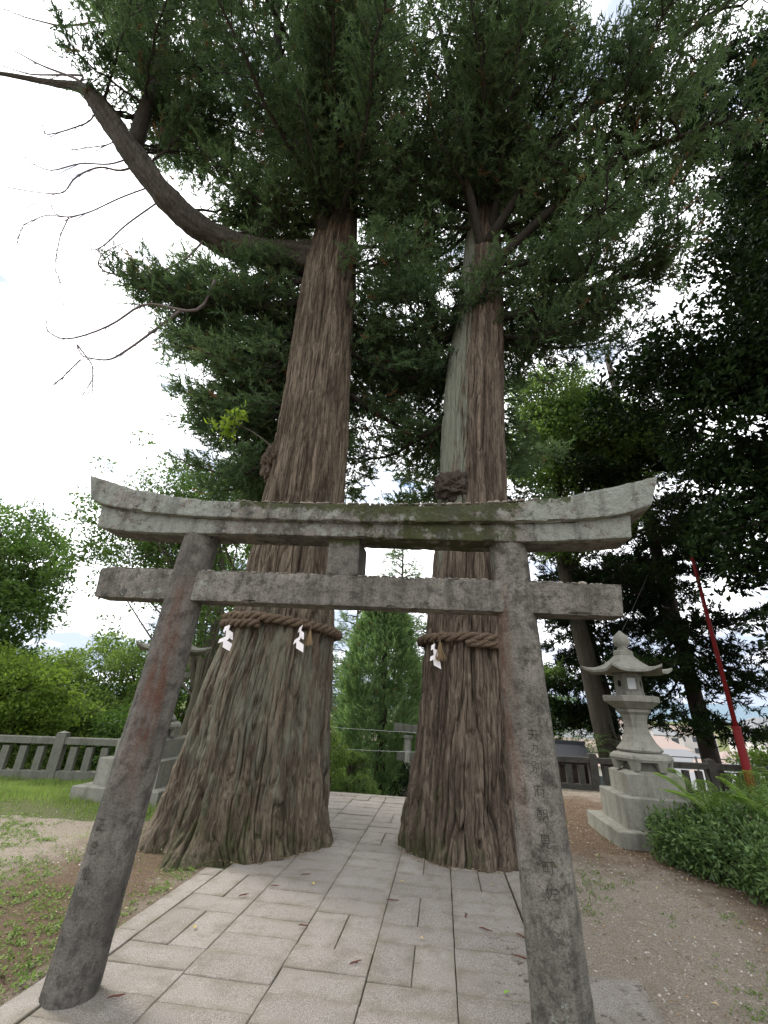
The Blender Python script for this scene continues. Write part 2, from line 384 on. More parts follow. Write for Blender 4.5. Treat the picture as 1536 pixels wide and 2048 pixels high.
# ------------------------------------------------------------------ path of slabs
path = empty('path', label='paved stone path running between the two cedars', kind='structure')
def slab_mesh(w, d, seed):
    r = random.Random(seed); nx_, ny_ = max(2, int(w / .05)), max(2, int(d / .05))
    k = .004; xs = np.concatenate([[-w / 2], np.linspace(-w / 2 + k, w / 2 - k, nx_), [w / 2]]); ys = np.concatenate([[-d / 2], np.linspace(-d / 2 + k, d / 2 - k, ny_), [d / 2]])
    XX, YY = np.meshgrid(xs, ys)
    ed = np.minimum(np.minimum(XX + w / 2, w / 2 - XX), np.minimum(YY + d / 2, d / 2 - YY))
    ZZ = .0 + .0015 * vnoise(XX * 9 + seed * 7, YY * 9, 0, seed) - .005 * (ed < 1e-6)
    jx = .0015 * vnoise(XX * 20, YY * 20 + seed, 3, seed)
    m_, n_ = XX.shape
    Vt = np.stack([XX + jx * (ed < k * 1.01), YY + jx * (ed < k * 1.01), ZZ], -1).reshape(-1, 3)
    i = np.arange(m_ - 1)[:, None] * n_ + np.arange(n_ - 1)[None]
    Qs = np.stack([i, i + 1, i + n_ + 1, i + n_], -1).reshape(-1, 4)
    per = list(range(n_)) + [q * n_ + n_ - 1 for q in range(1, m_)] + [m_ * n_ - 2 - q for q in range(n_ - 1)] + [q * n_ for q in range(m_ - 2, 0, -1)]
    Vb = Vt[per].copy(); Vb[:, 2] = -.07
    b0 = len(Vt); p = np.array(per); q = np.arange(len(p)); q2 = (q + 1) % len(p)
    side = np.stack([p[q2], p[q], b0 + q, b0 + q2], 1)
    dirt = np.concatenate([np.clip(1 - ed.ravel() / .02, 0, 1) * np.clip(.5 + vnoise(Vt[:, 0] * 12, Vt[:, 1] * 12, 0, seed + 3), 0, 1), np.ones(len(Vb))])
    return mesh_data('paving_slab', np.vstack([Vt, Vb]), [Qs, side], M['paving'], False, {'dirt': dirt})
_slabs = {}
def slab(x0, x1, y0, y1, j=None, name='paving_slab'):
    g = .0024; w, d = x1 - x0 - 2 * g, y1 - y0 - 2 * g
    if w < .03 or d < .03: return
    cx, cy = (x0 + x1) / 2, (y0 + y1) / 2
    for tx, ty, tr in TREES:
        if all(math.hypot(xx - tx, yy - ty) < tr * .86 for xx in (x0, x1) for yy in (y0, y1)): return
    key = (round(w, 3), round(d, 3), rng.integers(0, 4))
    if key not in _slabs: _slabs[key] = slab_mesh(w, d, len(_slabs) + 1)
    o = obj(name, _slabs[key], path, (cx + rng.uniform(-.0015, .0015), cy, .028 + rng.uniform(-.0035, .0035)))
    o.rotation_euler = (rng.uniform(-.003, .003), rng.uniform(-.003, .003), rng.uniform(-.002, .002))
    return o
U = .2655
cols = [(-2.045, -1.512), (-1.512, -.978), (-.978, -.455), (-.455, .07), (.07, .60)]
lay = {0: [(2.49, 'f'), (2.755, 'f'), (3.02, 'f'), (3.28, 'f'), (3.53, 's'), (4.05, 'f'), (4.32, 's'), (4.85, 'f'), (5.11, 's'), (5.64, 'f')],
       1: [(2.715, 'f'), (2.98, 'f')], 2: [(2.65, 'f'), (2.915, 'f'), (3.18, 'f')],
       3: [(2.64, 'f'), (2.9, 'f'), (3.16, 'f'), (3.40, 's'), (3.89, 'f'), (4.16, 's'), (4.70, 'f'), (4.96, 'f'), (5.25, 's')],
       4: [(2.6, 'f'), (2.865, 'f'), (3.13, 'f'), (3.38, 'f')]}
for k, (a, b) in enumerate(cols):
    L_ = list(lay[k]); y = L_[0][0]; r = random.Random(40 + k)
    back = y
    while back > 1.4: back -= U; L_.insert(0, (back, 'f'))
    while L_[-1][0] < 8.7:
        st = .53 if L_[-1][1] == 's' else U
        L_.append((L_[-1][0] + st, 's' if r.random() < .08 and L_[-1][1] == 'f' else 'f'))
    for q, (y0, t) in enumerate(L_):
        y1 = L_[q + 1][0] if q + 1 < len(L_) else y0 + U
        y1 = min(y1, 8.95)
        if y0 > 8.85: continue
        if t == 's':
            mid = (a + b) / 2; slab(a, mid, y0, y1); slab(mid, b, y0, y1)
        else: slab(a, b, y0, y1)
y = 1.5
for q, y1 in enumerate((2.58, 3.66, 4.74, 4.92)):
    slab(-2.235, -2.055, y, y1, name='kerb_slab'); y = y1
for y0, y1 in ((7.3, 8.0), (8.0, 8.9)): slab(-2.235, -2.055, y0, y1, name='kerb_slab')
y = 1.5
for y1 in (2.2, 2.95, 3.75, 4.70, 5.32, 5.62): slab(.61, .77, y, y1, name='kerb_slab'); y = y1
slab(.78, 1.16, 2.3, 2.98); slab(.78, 1.18, 2.98, 3.78); slab(-2.62, -2.24, 2.0, 2.72)
slab(-2.24, .8, 8.95, 9.12, name='kerb_slab')
bd = MB(); bd.box((-.735, 5.3, -.02), (3.0, 7.6, .035)); o = bd.build('bedding', M['bed'], path)

# ------------------------------------------------------------------ torii
torii = empty('torii', (-.7, 3, 0), 'weathered grey stone torii gate standing over the path in front of two cedars', 'torii gate')
def local(V): return V - np.array([-.7, 3, 0])
def pillar(b, t, r0_, r1_, mat, rustdir, seed):
    b, t = np.array(b, float), np.array(t, float); nz_, na = 230, 84
    u = np.linspace(0, 1, nz_)[:, None]; th = np.arange(na)[None] / na * 2 * PI
    cx = b[0] + (t[0] - b[0]) * u; cy = b[1] + (t[1] - b[1]) * u; cz = b[2] + (t[2] - b[2]) * u
    R = r0_ + (r1_ - r0_) * u
    nxv, nyv = np.cos(th) + 0 * u, np.sin(th) + 0 * u
    d = .007 * fbm(nxv * 2.2, nyv * 2.2, cz * 2.4, 4, seed) + .0045 * fbm(nxv * 8, nyv * 8, cz * 9, 3, seed + 9)
    pit = vnoise(nxv * 11, nyv * 11, cz * 9 + 4, seed + 5); d = d - .009 * sstep(.5, .85, pit)
    rr_ = R + d
    V = np.stack([cx + rr_ * nxv, cy + rr_ * nyv, cz + 0 * th], -1).reshape(-1, 3)
    i = np.arange(nz_ - 1)[:, None] * na; j = np.arange(na)[None]; k = (j + 1) % na
    Qp = np.stack([i + j, i + k, i + na + k, i + na + j], -1).reshape(-1, 4)
    ra = np.cos(th - rustdir)
    w = np.clip((ra - .72) / .25, 0, 1) * (sstep(.75, 1.2, cz) * sstep(2.45, 2.1, cz))
    rust = np.clip(w * (.8 + .5 * vnoise(nxv * 3, nyv * 3, cz * 2, seed + 2)), 0, 1)
    lich = .15 + .45 * sstep(2.1, 2.6, cz) * 0 + .35 * np.clip(fbm(nxv * 2, nyv * 2, cz * 2.5, 3, seed + 7), 0, 1) + .5 * sstep(.5, .2, cz) * (seed > 55)
    moss = .55 * np.clip(fbm(nxv * 2, nyv * 2, cz * 1.2, 3, seed + 11) + .12 + .45 * (seed > 55) * sstep(1.6, .8, cz), 0, 1) * (seed > 55)
    return mesh_data('pillar', local(V), [Qp], mat, True, {'rust': rust.ravel(), 'lichen': (lich + 0 * cz * th).ravel(), 'moss': (moss + 0 * cz * th).ravel()})
PL = ((-1.985, 2.95, .0), (-1.845, 3.0, 2.64)); PR = ((.57, 3.0, .0), (.478, 3.0, 2.57))
pl = obj('pillar', pillar(*PL, .138, .130, M['torii_dark'], math.radians(290), 50), torii); pl['label'] = 'dark left pillar with a rust coloured streak'
pr = obj('pillar', pillar(*PR, .147, .124, M['torii'], math.radians(205), 60), torii); pr['label'] = 'paler right pillar with carved characters and green algae'

def beam(name, xs, zt, zb, yf, yb, slant=0, seed=1, mat='torii', mossf=None, lichf=None, rough=1.):
    """sweep of a rectangle along x; zt, zb, functions given as arrays"""
    nz_ = 14; ny_ = 12
    sec = [(0, v) for v in np.linspace(0, 1, nz_)] + [(u, 1) for u in np.linspace(0, 1, ny_)[1:]] + [(1, v) for v in np.linspace(1, 0, nz_)[1:]] + [(u, 0) for u in np.linspace(1, 0, ny_)[1:-1]]
    sec = np.array(sec); m = len(sec); n_ = len(xs)
    Xs = np.repeat(xs[:, None], m, 1); v = sec[None, :, 1]; u = sec[None, :, 0]
    zt_, zb_ = zt[:, None], zb[:, None]
    Zs = zb_ + (zt_ - zb_) * v; Ys = yf + (yb - yf) * u + 0 * Xs
    endw = np.clip((Xs - xs.mean()) / (xs[-1] - xs[0]) * 2, -1, 1) ** 9
    Xs = Xs + slant * (v - .5) * endw
    sy = np.where(u < .02, -1, np.where(u > .98, 1, 0)); sz = np.where(v > .98, 1, np.where(v < .02, -1, 0))
    A = .006 * fbm(Xs * 4, Ys * 4 + seed, Zs * 4, 4, seed) + .004 * fbm(Xs * 22, Ys * 22, Zs * 22, 3, seed + 4)
    chip = sstep(.25, .7, vnoise(Xs * 9, Ys * 3, Zs * 3, seed + 8)) * .016 * (np.abs(sy) * np.abs(sz))
    D = rough * (A - .002 * (np.abs(sy) * np.abs(sz))) - chip
    Ys = Ys + sy * D; Zs = Zs + sz * D
    V = np.stack([Xs, Ys, Zs], -1).reshape(-1, 3)
    i = np.arange(n_ - 1)[:, None] * m; j = np.arange(m)[None]; k = (j + 1) % m
    P = [np.stack([i + j, i + m + j, i + m + k, i + k], -1).reshape(-1, 4)]
    c0 = len(V); V = np.vstack([V, V[:m].mean(0) , V[-m:].mean(0)]); jj = np.arange(m); kk = (jj + 1) % m
    P.append(np.stack([jj, kk, np.full(m, c0)], 1)); P.append(np.stack([(n_ - 1) * m + kk, (n_ - 1) * m + jj, np.full(m, c0 + 1)], 1))
    mo = mossf(V) if mossf else np.zeros(len(V)); li = lichf(V) if lichf else np.full(len(V), .2)
    return obj(name, mesh_data(name, local(V), P, M[mat], False, {'moss': mo, 'lichen': li, 'rust': np.zeros(len(V))}), torii)
def ip(x, pts):
    a = np.array(sorted(pts)); return np.interp(x, a[:, 0], a[:, 1])
def smooth_ip(x, pts, w=.1):
    return (ip(x - w, pts) + ip(x - w / 2, pts) + ip(x, pts) + ip(x + w / 2, pts) + ip(x + w, pts)) / 5
KT = [(-3.1, 3.25), (-2.85, 3.15), (-2.7, 3.09), (-2.47, 3.01), (-2.2, 2.95), (-1.85, 2.895), (-1.38, 2.86), (-.92, 2.84), (-.4, 2.825), (.1, 2.82), (.45, 2.832), (.78, 2.86), (1.1, 2.915), (1.35, 2.98), (1.6, 3.06)]
KB = [(-3.1, 3.02), (-2.9, 2.95), (-2.68, 2.865), (-2.4, 2.81), (-1.99, 2.765), (-1.67, 2.74), (-1.21, 2.715), (-.76, 2.70), (0, 2.685), (.76, 2.685), (1.08, 2.712), (1.25, 2.74), (1.6, 2.83)]
SB = [(-2.8, 2.72), (-2.67, 2.69), (-2.59, 2.67), (-2.3, 2.642), (-1.9, 2.628), (-1.26, 2.618), (-.77, 2.60), (.03, 2.57), (.52, 2.556), (.84, 2.56), (1.14, 2.572), (1.32, 2.588)]
def moss_k(V):
    x = V[:, 0]; return np.clip(.30 + .30 * np.exp(-((x + .45) / .35) ** 2) + .42 * np.exp(-((x - .15) / .40) ** 2) + .15 * (x > -1.5) * (x < .9) + .40 * (V[:, 1] < 2.9) * sstep(.09, .0, np.interp(x, [p[0] for p in KT], [p[1] for p in KT]) - V[:, 2]) * (x > -1.7) * (x < .9) + .25 * fbm(x * 3, V[:, 1] * 3, V[:, 2] * 6, 3, 4), 0, 1.1)
def lich_k(V):
    x = V[:, 0]; return np.clip(.70 + .28 * sstep(-.9, -2.0, x) + .38 * sstep(.25, .8, x) + .3 * fbm(x * 4, V[:, 1], V[:, 2] * 4, 3, 6), 0, 1.1) * (V[:, 1] < 2.92)
xs = np.linspace(-2.80, 1.445, 300)
beam('top_beam', xs, smooth_ip(xs, KT), smooth_ip(xs, KB), 2.825, 3.185, .08, 3, mossf=moss_k, lichf=lich_k, rough=1.7)
xs = np.linspace(-2.675, 1.27, 280)
beam('under_beam', xs, smooth_ip(xs, KB) + .004, smooth_ip(xs, SB), 2.868, 3.112, .02, 5, mossf=moss_k, lichf=lich_k, rough=1.1)
xs = np.linspace(-2.545, 1.145, 270)
def moss_n(V): return np.clip(.1 + .35 * fbm(V[:, 0] * 2.5, V[:, 1], V[:, 2] * 3, 3, 14), 0, 1)
def lich_n(V): return np.clip(.38 + .75 * fbm(V[:, 0] * 1.6, V[:, 1], V[:, 2] * 2, 3, 17) * (V[:, 1] < 2.95), 0, 1)
beam('tie_beam', xs, ip(xs, [(-2.6, 2.372), (1.2, 2.272)]), ip(xs, [(-2.6, 2.148), (1.2, 2.068)]), 2.905, 3.075, .02, 7, mossf=moss_n, lichf=lich_n, rough=.9)
xs = np.linspace(-.80, -.575, 20)
beam('strut', xs, ip(xs, [(-.8, 2.61), (-.5, 2.60)]), ip(xs, [(-.8, 2.32), (-.5, 2.315)]), 2.915, 3.24, 0, 9, 'torii_dark', mossf=lambda V: sstep(2.45, 2.58, V[:, 2]) * .9, lichf=lambda V: np.full(len(V), .3))

# carved characters, wrapped onto the pillars
n = N('carving', .95, .1); n.color((.038, .034, .028)); M['carve'] = n.m
def carved(ch, z, ps, size, side_ang, pil, parent, mat='carve'):
    cu = bpy.data.curves.new('t', 'FONT'); cu.body = ch; cu.size = size; cu.align_x = 'CENTER'; cu.align_y = 'CENTER'; cu.offset = -size * .012
    to = bpy.data.objects.new('t', cu); COL.objects.link(to); dg = bpy.context.evaluated_depsgraph_get(); dg.update()
    me = bpy.data.meshes.new_from_object(to.evaluated_get(dg)); bpy.data.objects.remove(to)
    n_ = len(me.vertices)
    if n_ == 0: return
    co = np.empty(n_ * 3, np.float32); me.vertices.foreach_get('co', co); co = co.reshape(-1, 3)
    co = co - (co.max(0) + co.min(0)) / 2
    b, t = np.array(pil[0]), np.array(pil[1]); u = (z + co[:, 1]) / t[2]
    c = b + (t - b) * u[:, None]; R = ps[0] + (ps[1] - ps[0]) * u + .0052
    th = side_ang + co[:, 0] / R
    W_ = np.stack([c[:, 0] + R * np.cos(th), c[:, 1] + R * np.sin(th), z + co[:, 1]], 1)
    me.vertices.foreach_set('co', local(W_).astype(np.float32).ravel()); me.update(); me.materials.clear(); me.materials.append(M[mat])
    # give the incised strokes a little body
    o = obj('carved_character', me, parent); return o
for ch, z in zip('夫力別府朝見町佐', (1.385, 1.318, 1.222, 1.112, 1.0, .885, .775, .675)):
    carved(ch, z, (.147, .124), .066 if ch != '力' else .052, math.radians(270 - 3), PR, pr)
for ch, z in zip('正念位', (.80, .69, .575)):
    carved(ch, z, (.138, .130), .070, math.radians(258), PL, pl)

# ------------------------------------------------------------------ pebbles on the beams
def pebble_mesh(seed, mat):
    r = np.random.default_rng(seed); th = np.arange(7) / 7 * 2 * PI; V = [(0, 0, -.35)]
    for ph, q in ((-.5, .75), (.05, 1.), (.55, .78)):
        for t in th: V.append((q * math.cos(t) * r.uniform(.85, 1.15), q * math.sin(t) * r.uniform(.85, 1.15), ph * .7))
    V.append((0, 0, .5)); V = np.array(V)
    T = [(0, 1 + (k + 1) % 7, 1 + k) for k in range(7)] + [(22, 15 + k, 15 + (k + 1) % 7) for k in range(7)]
    Q_ = [(1 + a * 7 + k, 1 + a * 7 + (k + 1) % 7, 8 + a * 7 + (k + 1) % 7, 8 + a * 7 + k) for a in (0, 1) for k in range(7)]
    return mesh_data('pebble', V, [np.array(T), np.array(Q_)], mat, True)
n = N('pebble_stone', .9, .2); n.color(n.mix(n.rnd(), (.13, .115, .10), (.42, .38, .32))).bump(n.noise(3), .1); M['pebble'] = n.m
n = N('pale_pebble', .9, .2); n.color((.42, .38, .31)).bump(n.noise(3), .1); M['pebble_pale'] = n.m
PM = [pebble_mesh(s, M['pebble']) for s in range(6)]; PP = pebble_mesh(77, M['pebble_pale'])
pr_ = random.Random(5)
def pebble(x, y, z, r, label, group, me=None):
    o = obj('pebble', me or pr_.choice(PM), None, (x, y, z + r * .22)); o.scale = (r * pr_.uniform(.8, 1.4), r * pr_.uniform(.8, 1.2), r * pr_.uniform(.6, .95)); o.rotation_euler = (0, 0, pr_.uniform(0, 6))
    tag(o, label, 'pebble', group)
x = -1.52
while x < .62:
    z = float(ip(x, KT))
    r_p = pr_.uniform(.013, .026); pebble(x, 2.83 + r_p * .7, z + .004, r_p, 'small pebble in the row along the front edge of the top torii beam', 'pebbles on the top beam')
    x += pr_.uniform(.026, .062)
for a, b, dn, w in ((-2.47, -2.02, .03, 'left of the dark pillar'), (-1.74, -.82, .035, 'between dark pillar and centre strut'), (-.56, .33, .032, 'between centre strut and right pillar'), (.62, 1.08, .04, 'right of the right pillar')):
    x = a
    while x < b:
        z = 2.372 - (x + 2.6) / 3.8 * .1
        r_p = pr_.uniform(.011, .023); pebble(x, 2.912 + r_p + pr_.uniform(0, .015), z + .002, r_p, 'small pebble on the lower beam ' + w, 'pebbles on the lower beam')
        x += pr_.uniform(.6, 1.5) * dn
pebble(.93, 2.95, 2.278, .034, 'large pale stone near the right end of the lower beam', 'large stones on the torii', PP)
pebble(.66, 2.86, 2.845, .042, 'flat brown stone on the top beam above the right pillar', 'large stones on the torii')
pebble(-1.02, 2.85, 2.85, .022, 'pale round pebble near the middle of the top beam, left one of a pair', 'large stones on the torii', PP)
pebble(-.96, 2.85, 2.848, .020, 'pale flat pebble near the middle of the top beam, right one of a pair', 'large stones on the torii', PP)

# ------------------------------------------------------------------ stone lanterns
def hexroof(r, z0, z1, a0):
    """hexagonal roof with swept-up corners"""
    nr, na = 14, 72; b = MB(); th = np.arange(na) / na * 2 * PI
    ph = ((th - a0) % (PI / 3)) - PI / 6
    flat = math.cos(PI / 6) / np.cos(ph)
    cor = (np.abs(ph) / (PI / 6)) ** 4
    rows = []
    for k in range(nr):
        t = k / (nr - 1)
        R = (r * (.24 + .76 * t)) * (flat ** (1)) * (1 + .12 * cor * t ** 3)
        z = z1 - (z1 - z0) * (1 - (1 - t) ** 1.9) + .085 * cor * t ** 3 - 0.0
        rows.append(np.stack([R * np.cos(th), R * np.sin(th), z], 1))
    top = rows[-1]
    rim = top.copy(); rim[:, 2] -= .035; rim[:, :2] *= .995; rows.append(rim)
    for k in range(1, 7):
        t = 1 - k / 7; p = rim.copy(); p[:, :2] *= (.3 + .7 * t); p[:, 2] = rim[:, 2] * t ** 2 + (z0 - .03) * (1 - t ** 2); rows.append(p)
    V = np.vstack(rows); m = len(rows)
    i = np.arange(m - 1)[:, None] * na; j = np.arange(na)[None]; k = (j + 1) % na
    b.add(V, [np.stack([i + j, i + na + j, i + na + k, i + k], -1).reshape(-1, 4)]); return b
n = N('paper_window', .7, .2); n.color((.50, .53, .53)); M['paper'] = n.m
n = N('hole_shade', .95, .1); n.color((.02, .02, .018)); M['hole'] = n.m  # near-black colour stands for the shade inside the lantern holes
def lantern(x, y, sc, a0, label, z0=0, win=True):
    root = empty('stone_lantern', (x, y, z0), label, 'stone lantern', 'pair of hexagonal stone lanterns'); root.scale = (sc, sc, sc)
    G = M['granite']
    def sq(name, h0, h1, w, cham=.012): MB().box((0, 0, (h0 + h1) / 2), (w, w, h1 - h0), 0, cham).build(name, G, root)
    sq('base_step', -.05, .18, 1.34); sq('lower_pedestal', .18, .53, .98); 
    b = MB(); b.box((0, 0, .655), (.72, .72, .25), 0, .0); b.lathe([(.36 * 1.414, .78), (.30 * 1.414, .805), (.29 * 1.414, .82)], 4, PI / 4); b.build('upper_pedestal', G, root)
    # foot with a scalloped apron
    na = 144; th = np.arange(na) / na * 2 * PI; ph = ((th - a0) % (PI / 3)) - PI / 6; flat = math.cos(PI / 6) / np.cos(ph)
    leg = np.abs(ph) / (PI / 6); scal = .10 + .022 * np.abs(np.sin(ph * 15))
    open_ = np.where(leg > .66, 0., scal * np.clip((.66 - leg) * 9, 0, 1)); bot = .82 + open_
    rows = []
    for R, z in ((.27, 1.035), (.36, 1.03), (.41, 1.0), (.425, .965), (.41, .93)):
        rows.append(np.stack([R * flat * np.cos(th), R * flat * np.sin(th), np.full(na, z)], 1))
    rows.append(np.stack([.385 * flat * np.cos(th), .385 * flat * np.sin(th), np.minimum(bot, .928)], 1))
    rows.append(np.stack([.33 * flat * np.cos(th), .33 * flat * np.sin(th), np.minimum(bot, .928)], 1))
    rows.append(np.stack([.30 * flat * np.cos(th), .30 * flat * np.sin(th), np.full(na, .96)], 1))
    V = np.vstack(rows); i = np.arange(len(rows) - 1)[:, None] * na; j = np.arange(na)[None]; k = (j + 1) % na
    b = MB(); b.add(V, [np.stack([i + j, i + na + j, i + na + k, i + k], -1).reshape(-1, 4)]); b.build('foot', G, root)
    b = MB(); b.lathe([(.26, .81), (.25, .95)], 6, a0); b.build('foot_core', M['granite'], root)
    b = MB(); b.lathe([(.27, 1.035), (.30, 1.045), (.315, 1.07), (.30, 1.09), (.235, 1.16), (.185, 1.26), (.16, 1.36), (.165, 1.45), (.195, 1.53), (.235, 1.565), (.24, 1.6), (.21, 1.605)], 6, a0); b.build('shaft', G, root)
    b = MB(); b.lathe([(.24, 1.605), (.27, 1.62), (.35, 1.68), (.39, 1.705), (.395, 1.775), (.385, 1.785), (.2, 1.787)], 6, a0); b.build('platform', G, root)
    fb = MB().lathe([(.205, 1.787), (.205, 1.83), (.195, 1.84), (.195, 2.06), (.21, 2.08), (.21, 2.10)], 6, a0).build('fire_box', G, root)
    ap = .195 * math.cos(PI / 6)
    for k in range(6):
        an = a0 + PI / 6 + k * PI / 3
        if k % 2 == 0:
            b = MB(); b.box((ap + .001, 0, 1.955), (.008, .115, .155)); o = b.build('window', M['paper'], fb); o.rotation_euler = (0, 0, an)
            b = MB()
            for dy, dz, w, h in ((-.068, 0, .02, .195), (.068, 0, .02, .195), (0, .088, .116, .02), (0, -.088, .116, .02)): b.box((ap + .006, dy, 1.955 + dz), (.014, w, h))
            o = b.build('window_frame', G, fb); o.rotation_euler = (0, 0, an)
        else:
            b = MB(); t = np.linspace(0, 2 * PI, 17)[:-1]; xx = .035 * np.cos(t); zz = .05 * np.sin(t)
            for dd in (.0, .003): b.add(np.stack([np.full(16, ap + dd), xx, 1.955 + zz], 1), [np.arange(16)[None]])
            o = b.build('opening_shade_disc', M['hole'], fb); o.rotation_euler = (0, 0, an)  # flat disc on the face, a hole's inner shade painted dark
    hexroof(.60, 2.135, 2.37, a0).build('roof', G, root)
    MB().lathe([(.13, 2.34), (.145, 2.38), (.145, 2.43), (.12, 2.45), (.09, 2.452)], 6, a0).build('roof_cap', G, root)
    MB().lathe([(.075, 2.45), (.08, 2.475), (.06, 2.49), (.10, 2.52), (.122, 2.57), (.12, 2.62), (.10, 2.665), (.065, 2.70), (.02, 2.745), (.004, 2.755)], 18, 0).build('finial', G, root, True)
    return root
lantern(2.85, 7.57, 1.0, math.radians(222 + 12), 'grey stone lantern beside the fern bush on the right of the path')
lantern(-4.87, 7.82, 1.06, math.radians(240), 'stone lantern half hidden behind the dark torii pillar on the left')

# ------------------------------------------------------------------ fences
def fence(A, B, z, h, mat, label, nb=8, post_at=None, bw=.12, cat='fence'):
    A, B = np.array(A, float), np.array(B, float); Ld = np.linalg.norm(B - A); d = (B - A) / Ld; rz = math.atan2(d[1], d[0])
    root = empty('stone_fence', (A[0], A[1], z), label, cat, rz=rz)
    nspan = len(post_at) - 1 if post_at else 3
    ps = post_at or [Ld * k / nspan for k in range(nspan + 1)]
    pd = MB().box((0, 0, h / 2 - .05), (.17, .17, h + .1), 0, .02).data('post', mat); bm = MB().box((0, 0, h * .42), (bw, .10, h * .56)).data('baluster', mat)
    capd = MB(); capd.add([(-.085, -.085, 0), (.085, -.085, 0), (.085, .085, 0), (-.085, .085, 0), (0, 0, .035)], [np.array([(0, 1, 4), (1, 2, 4), (2, 3, 4), (3, 0, 4)])]); capm = capd.data('post_cap', mat)
    for k, p in enumerate(ps):
        o = obj('post', pd, root, (p, 0, 0)); obj('post_cap', capm, o, (0, 0, h + .001))
        if k + 1 < len(ps):
            q = ps[k + 1]; m = (p + q) / 2; w = q - p - .172
            MB().box((m, 0, h * .78 + .04), (w, .13, h * .15), 0, .012).build('top_rail', mat, root)
            MB().box((m, 0, .05), (w, .15, h * .26), 0, .012).build('bottom_rail', mat, root)
            n_ = max(2, int(round((q - p) / .285)) - 1)
            for t in range(n_): obj('baluster', bm, root, (p + (q - p) * (t + 1) / (n_ + 1), 0, 0))
    return root
fence((-11.4, 7.37), (-3.0, 9.6), 0, .77, M['fence_stone'], 'pale grey stone balustrade behind the grass on the left', post_at=[0.2, 2.3, 4.4, 6.6, 8.7])
fence((2.0, 11.6), (11.0, 12.25), -.05, .74, M['fence_shaded'], 'mossy balustrade with shade in its dark colour behind the lantern on the right', post_at=[0, 1.35, 3.9, 6.3, 8.9])

# ------------------------------------------------------------------ foliage engines
def leaf_quads(C, D, Nn, Ln, Wd, tint, bend=.18):
    """folded kite leaves: C base, D direction, Nn normal"""
    Sd = norm(np.cross(D, Nn)); Nn = np.cross(Sd, D); Ln = Ln[:, None]; Wd = Wd[:, None]
    V = np.stack([C, C + D * Ln * .45 + Sd * Wd * .5 + Nn * Wd * bend, C + D * Ln, C + D * Ln * .45 - Sd * Wd * .5 + Nn * Wd * bend], 1).reshape(-1, 3)
    b = np.arange(len(C))[:, None] * 4
    T = np.concatenate([b + np.array([0, 1, 2]), b + np.array([0, 2, 3])], 0)
    return V, T, np.repeat(tint, 4)
def rdir(n_, r, up=0., flat=1.):
    d = r.normal(size=(n_, 3)); d[:, 2] = d[:, 2] * flat + up; return norm(d)
def clumps_leaves(C, R, per, ls, ws, r, flat=.6, tint_var=.5, upn=.9, tb=.0, droop=0.):
    """C clump centres (n,3), R radii; twigs in each clump then leaves"""
    n_ = len(C); K = per
    cc = np.repeat(C, K, 0); rad = np.repeat(R, K)
    u = rdir(n_ * K, r); rr_ = r.uniform(.25, 1, n_ * K) ** .5
    P = cc + u * (rad * rr_)[:, None] * np.array([1, 1, flat])
    D = norm(u * .7 + rdir(n_ * K, r) * .8 + np.array([0, 0, -droop])); Nn = rdir(n_ * K, r, upn)
    ct = np.repeat(r.uniform(0, 1, n_), K)
    h = np.clip(.5 + .5 * u[:, 2] * rr_, 0, 1)
    tint = np.clip(ct * tint_var * .6 + r.uniform(0, 1, n_ * K) * .5 + tb, 0, 1)
    return leaf_quads(P, D, Nn, ls * r.uniform(.7, 1.3, n_ * K), ws * r.uniform(.7, 1.3, n_ * K), tint)
def bez(a, b, lift, n_=8, side=None):
    a, b = np.asarray(a, float), np.asarray(b, float); m = (a + b) / 2 + np.array([0, 0, lift]) + (side if side is not None else 0)
    t = np.linspace(0, 1, n_)[:, None]; return (1 - t) ** 2 * a + 2 * t * (1 - t) * m + t ** 2 * b
def build_tree(name, label, cat, base, trunk_pts, trunk_r, ells, nclump, per, ls, ws, lmat, bmat, seed, crad=.45, flat=.6, group=None, surf=.55, upn=.9, limbs=True, droop=0., gapf=0.25, leafz=(-99, 99), tb=0.):
    r = np.random.default_rng(seed)
    root = empty(name, base, label, cat, group); B0 = np.array(base, float)
    tp = np.array(trunk_pts, float); tb_ = MB(); tb_.tube(tp - B0, trunk_r, 10, wob=.05)
    cs = []
    vol = np.array([e[1][0] * e[1][1] * e[1][2] for e in ells]) ** .8; cnt = np.maximum(3, (vol / vol.sum() * nclump).astype(int))
    for (c, R), k in zip(ells, cnt):
        u = rdir(k, r); q = r.uniform(surf ** 3, 1, k) ** (1 / 3)
        cs.append(np.array(c) + u * q[:, None] * np.array(R))
    cs = np.vstack(cs); g = vnoise(cs[:, 0] * .9, cs[:, 1] * .9, cs[:, 2] * 1.1, seed); cs = cs[g > -gapf * 2]
    cs = cs[(cs[:, 2] > leafz[0]) & (cs[:, 2] < leafz[1])]
    if limbs:
        L_ = np.concatenate([[0], np.cumsum(np.linalg.norm(np.diff(tp, axis=0), axis=1))]); step = max(1, len(cs) // 70)
        for c in cs[::step]:
            k = int(np.argmin(np.linalg.norm(tp - c, axis=1) + (tp[:, 2] > c[2] - .1) * 1.5)); k = max(k, len(tp) // 3)
            a = tp[k]; dd = np.linalg.norm(c - a); rad = np.linspace(min(trunk_r[k] * .45, .03 + dd * .014), .006, 7)
            tb_.tube(bez(a, c, -.08 * dd + r.uniform(-.1, .1), 7, r.normal(size=3) * .06 * dd) - B0, rad, 5, False)
    tb_.build('trunk', bmat, root, True)
    R = crad * r.uniform(.6, 1.35, len(cs))
    V, T, t = clumps_leaves(cs, R, per, ls, ws, r, flat, upn=upn, droop=droop, tb=tb)
    cr = obj('crown', mesh_data('crown', V - B0, [T], lmat, False, {'tint': t}), root)
    return root

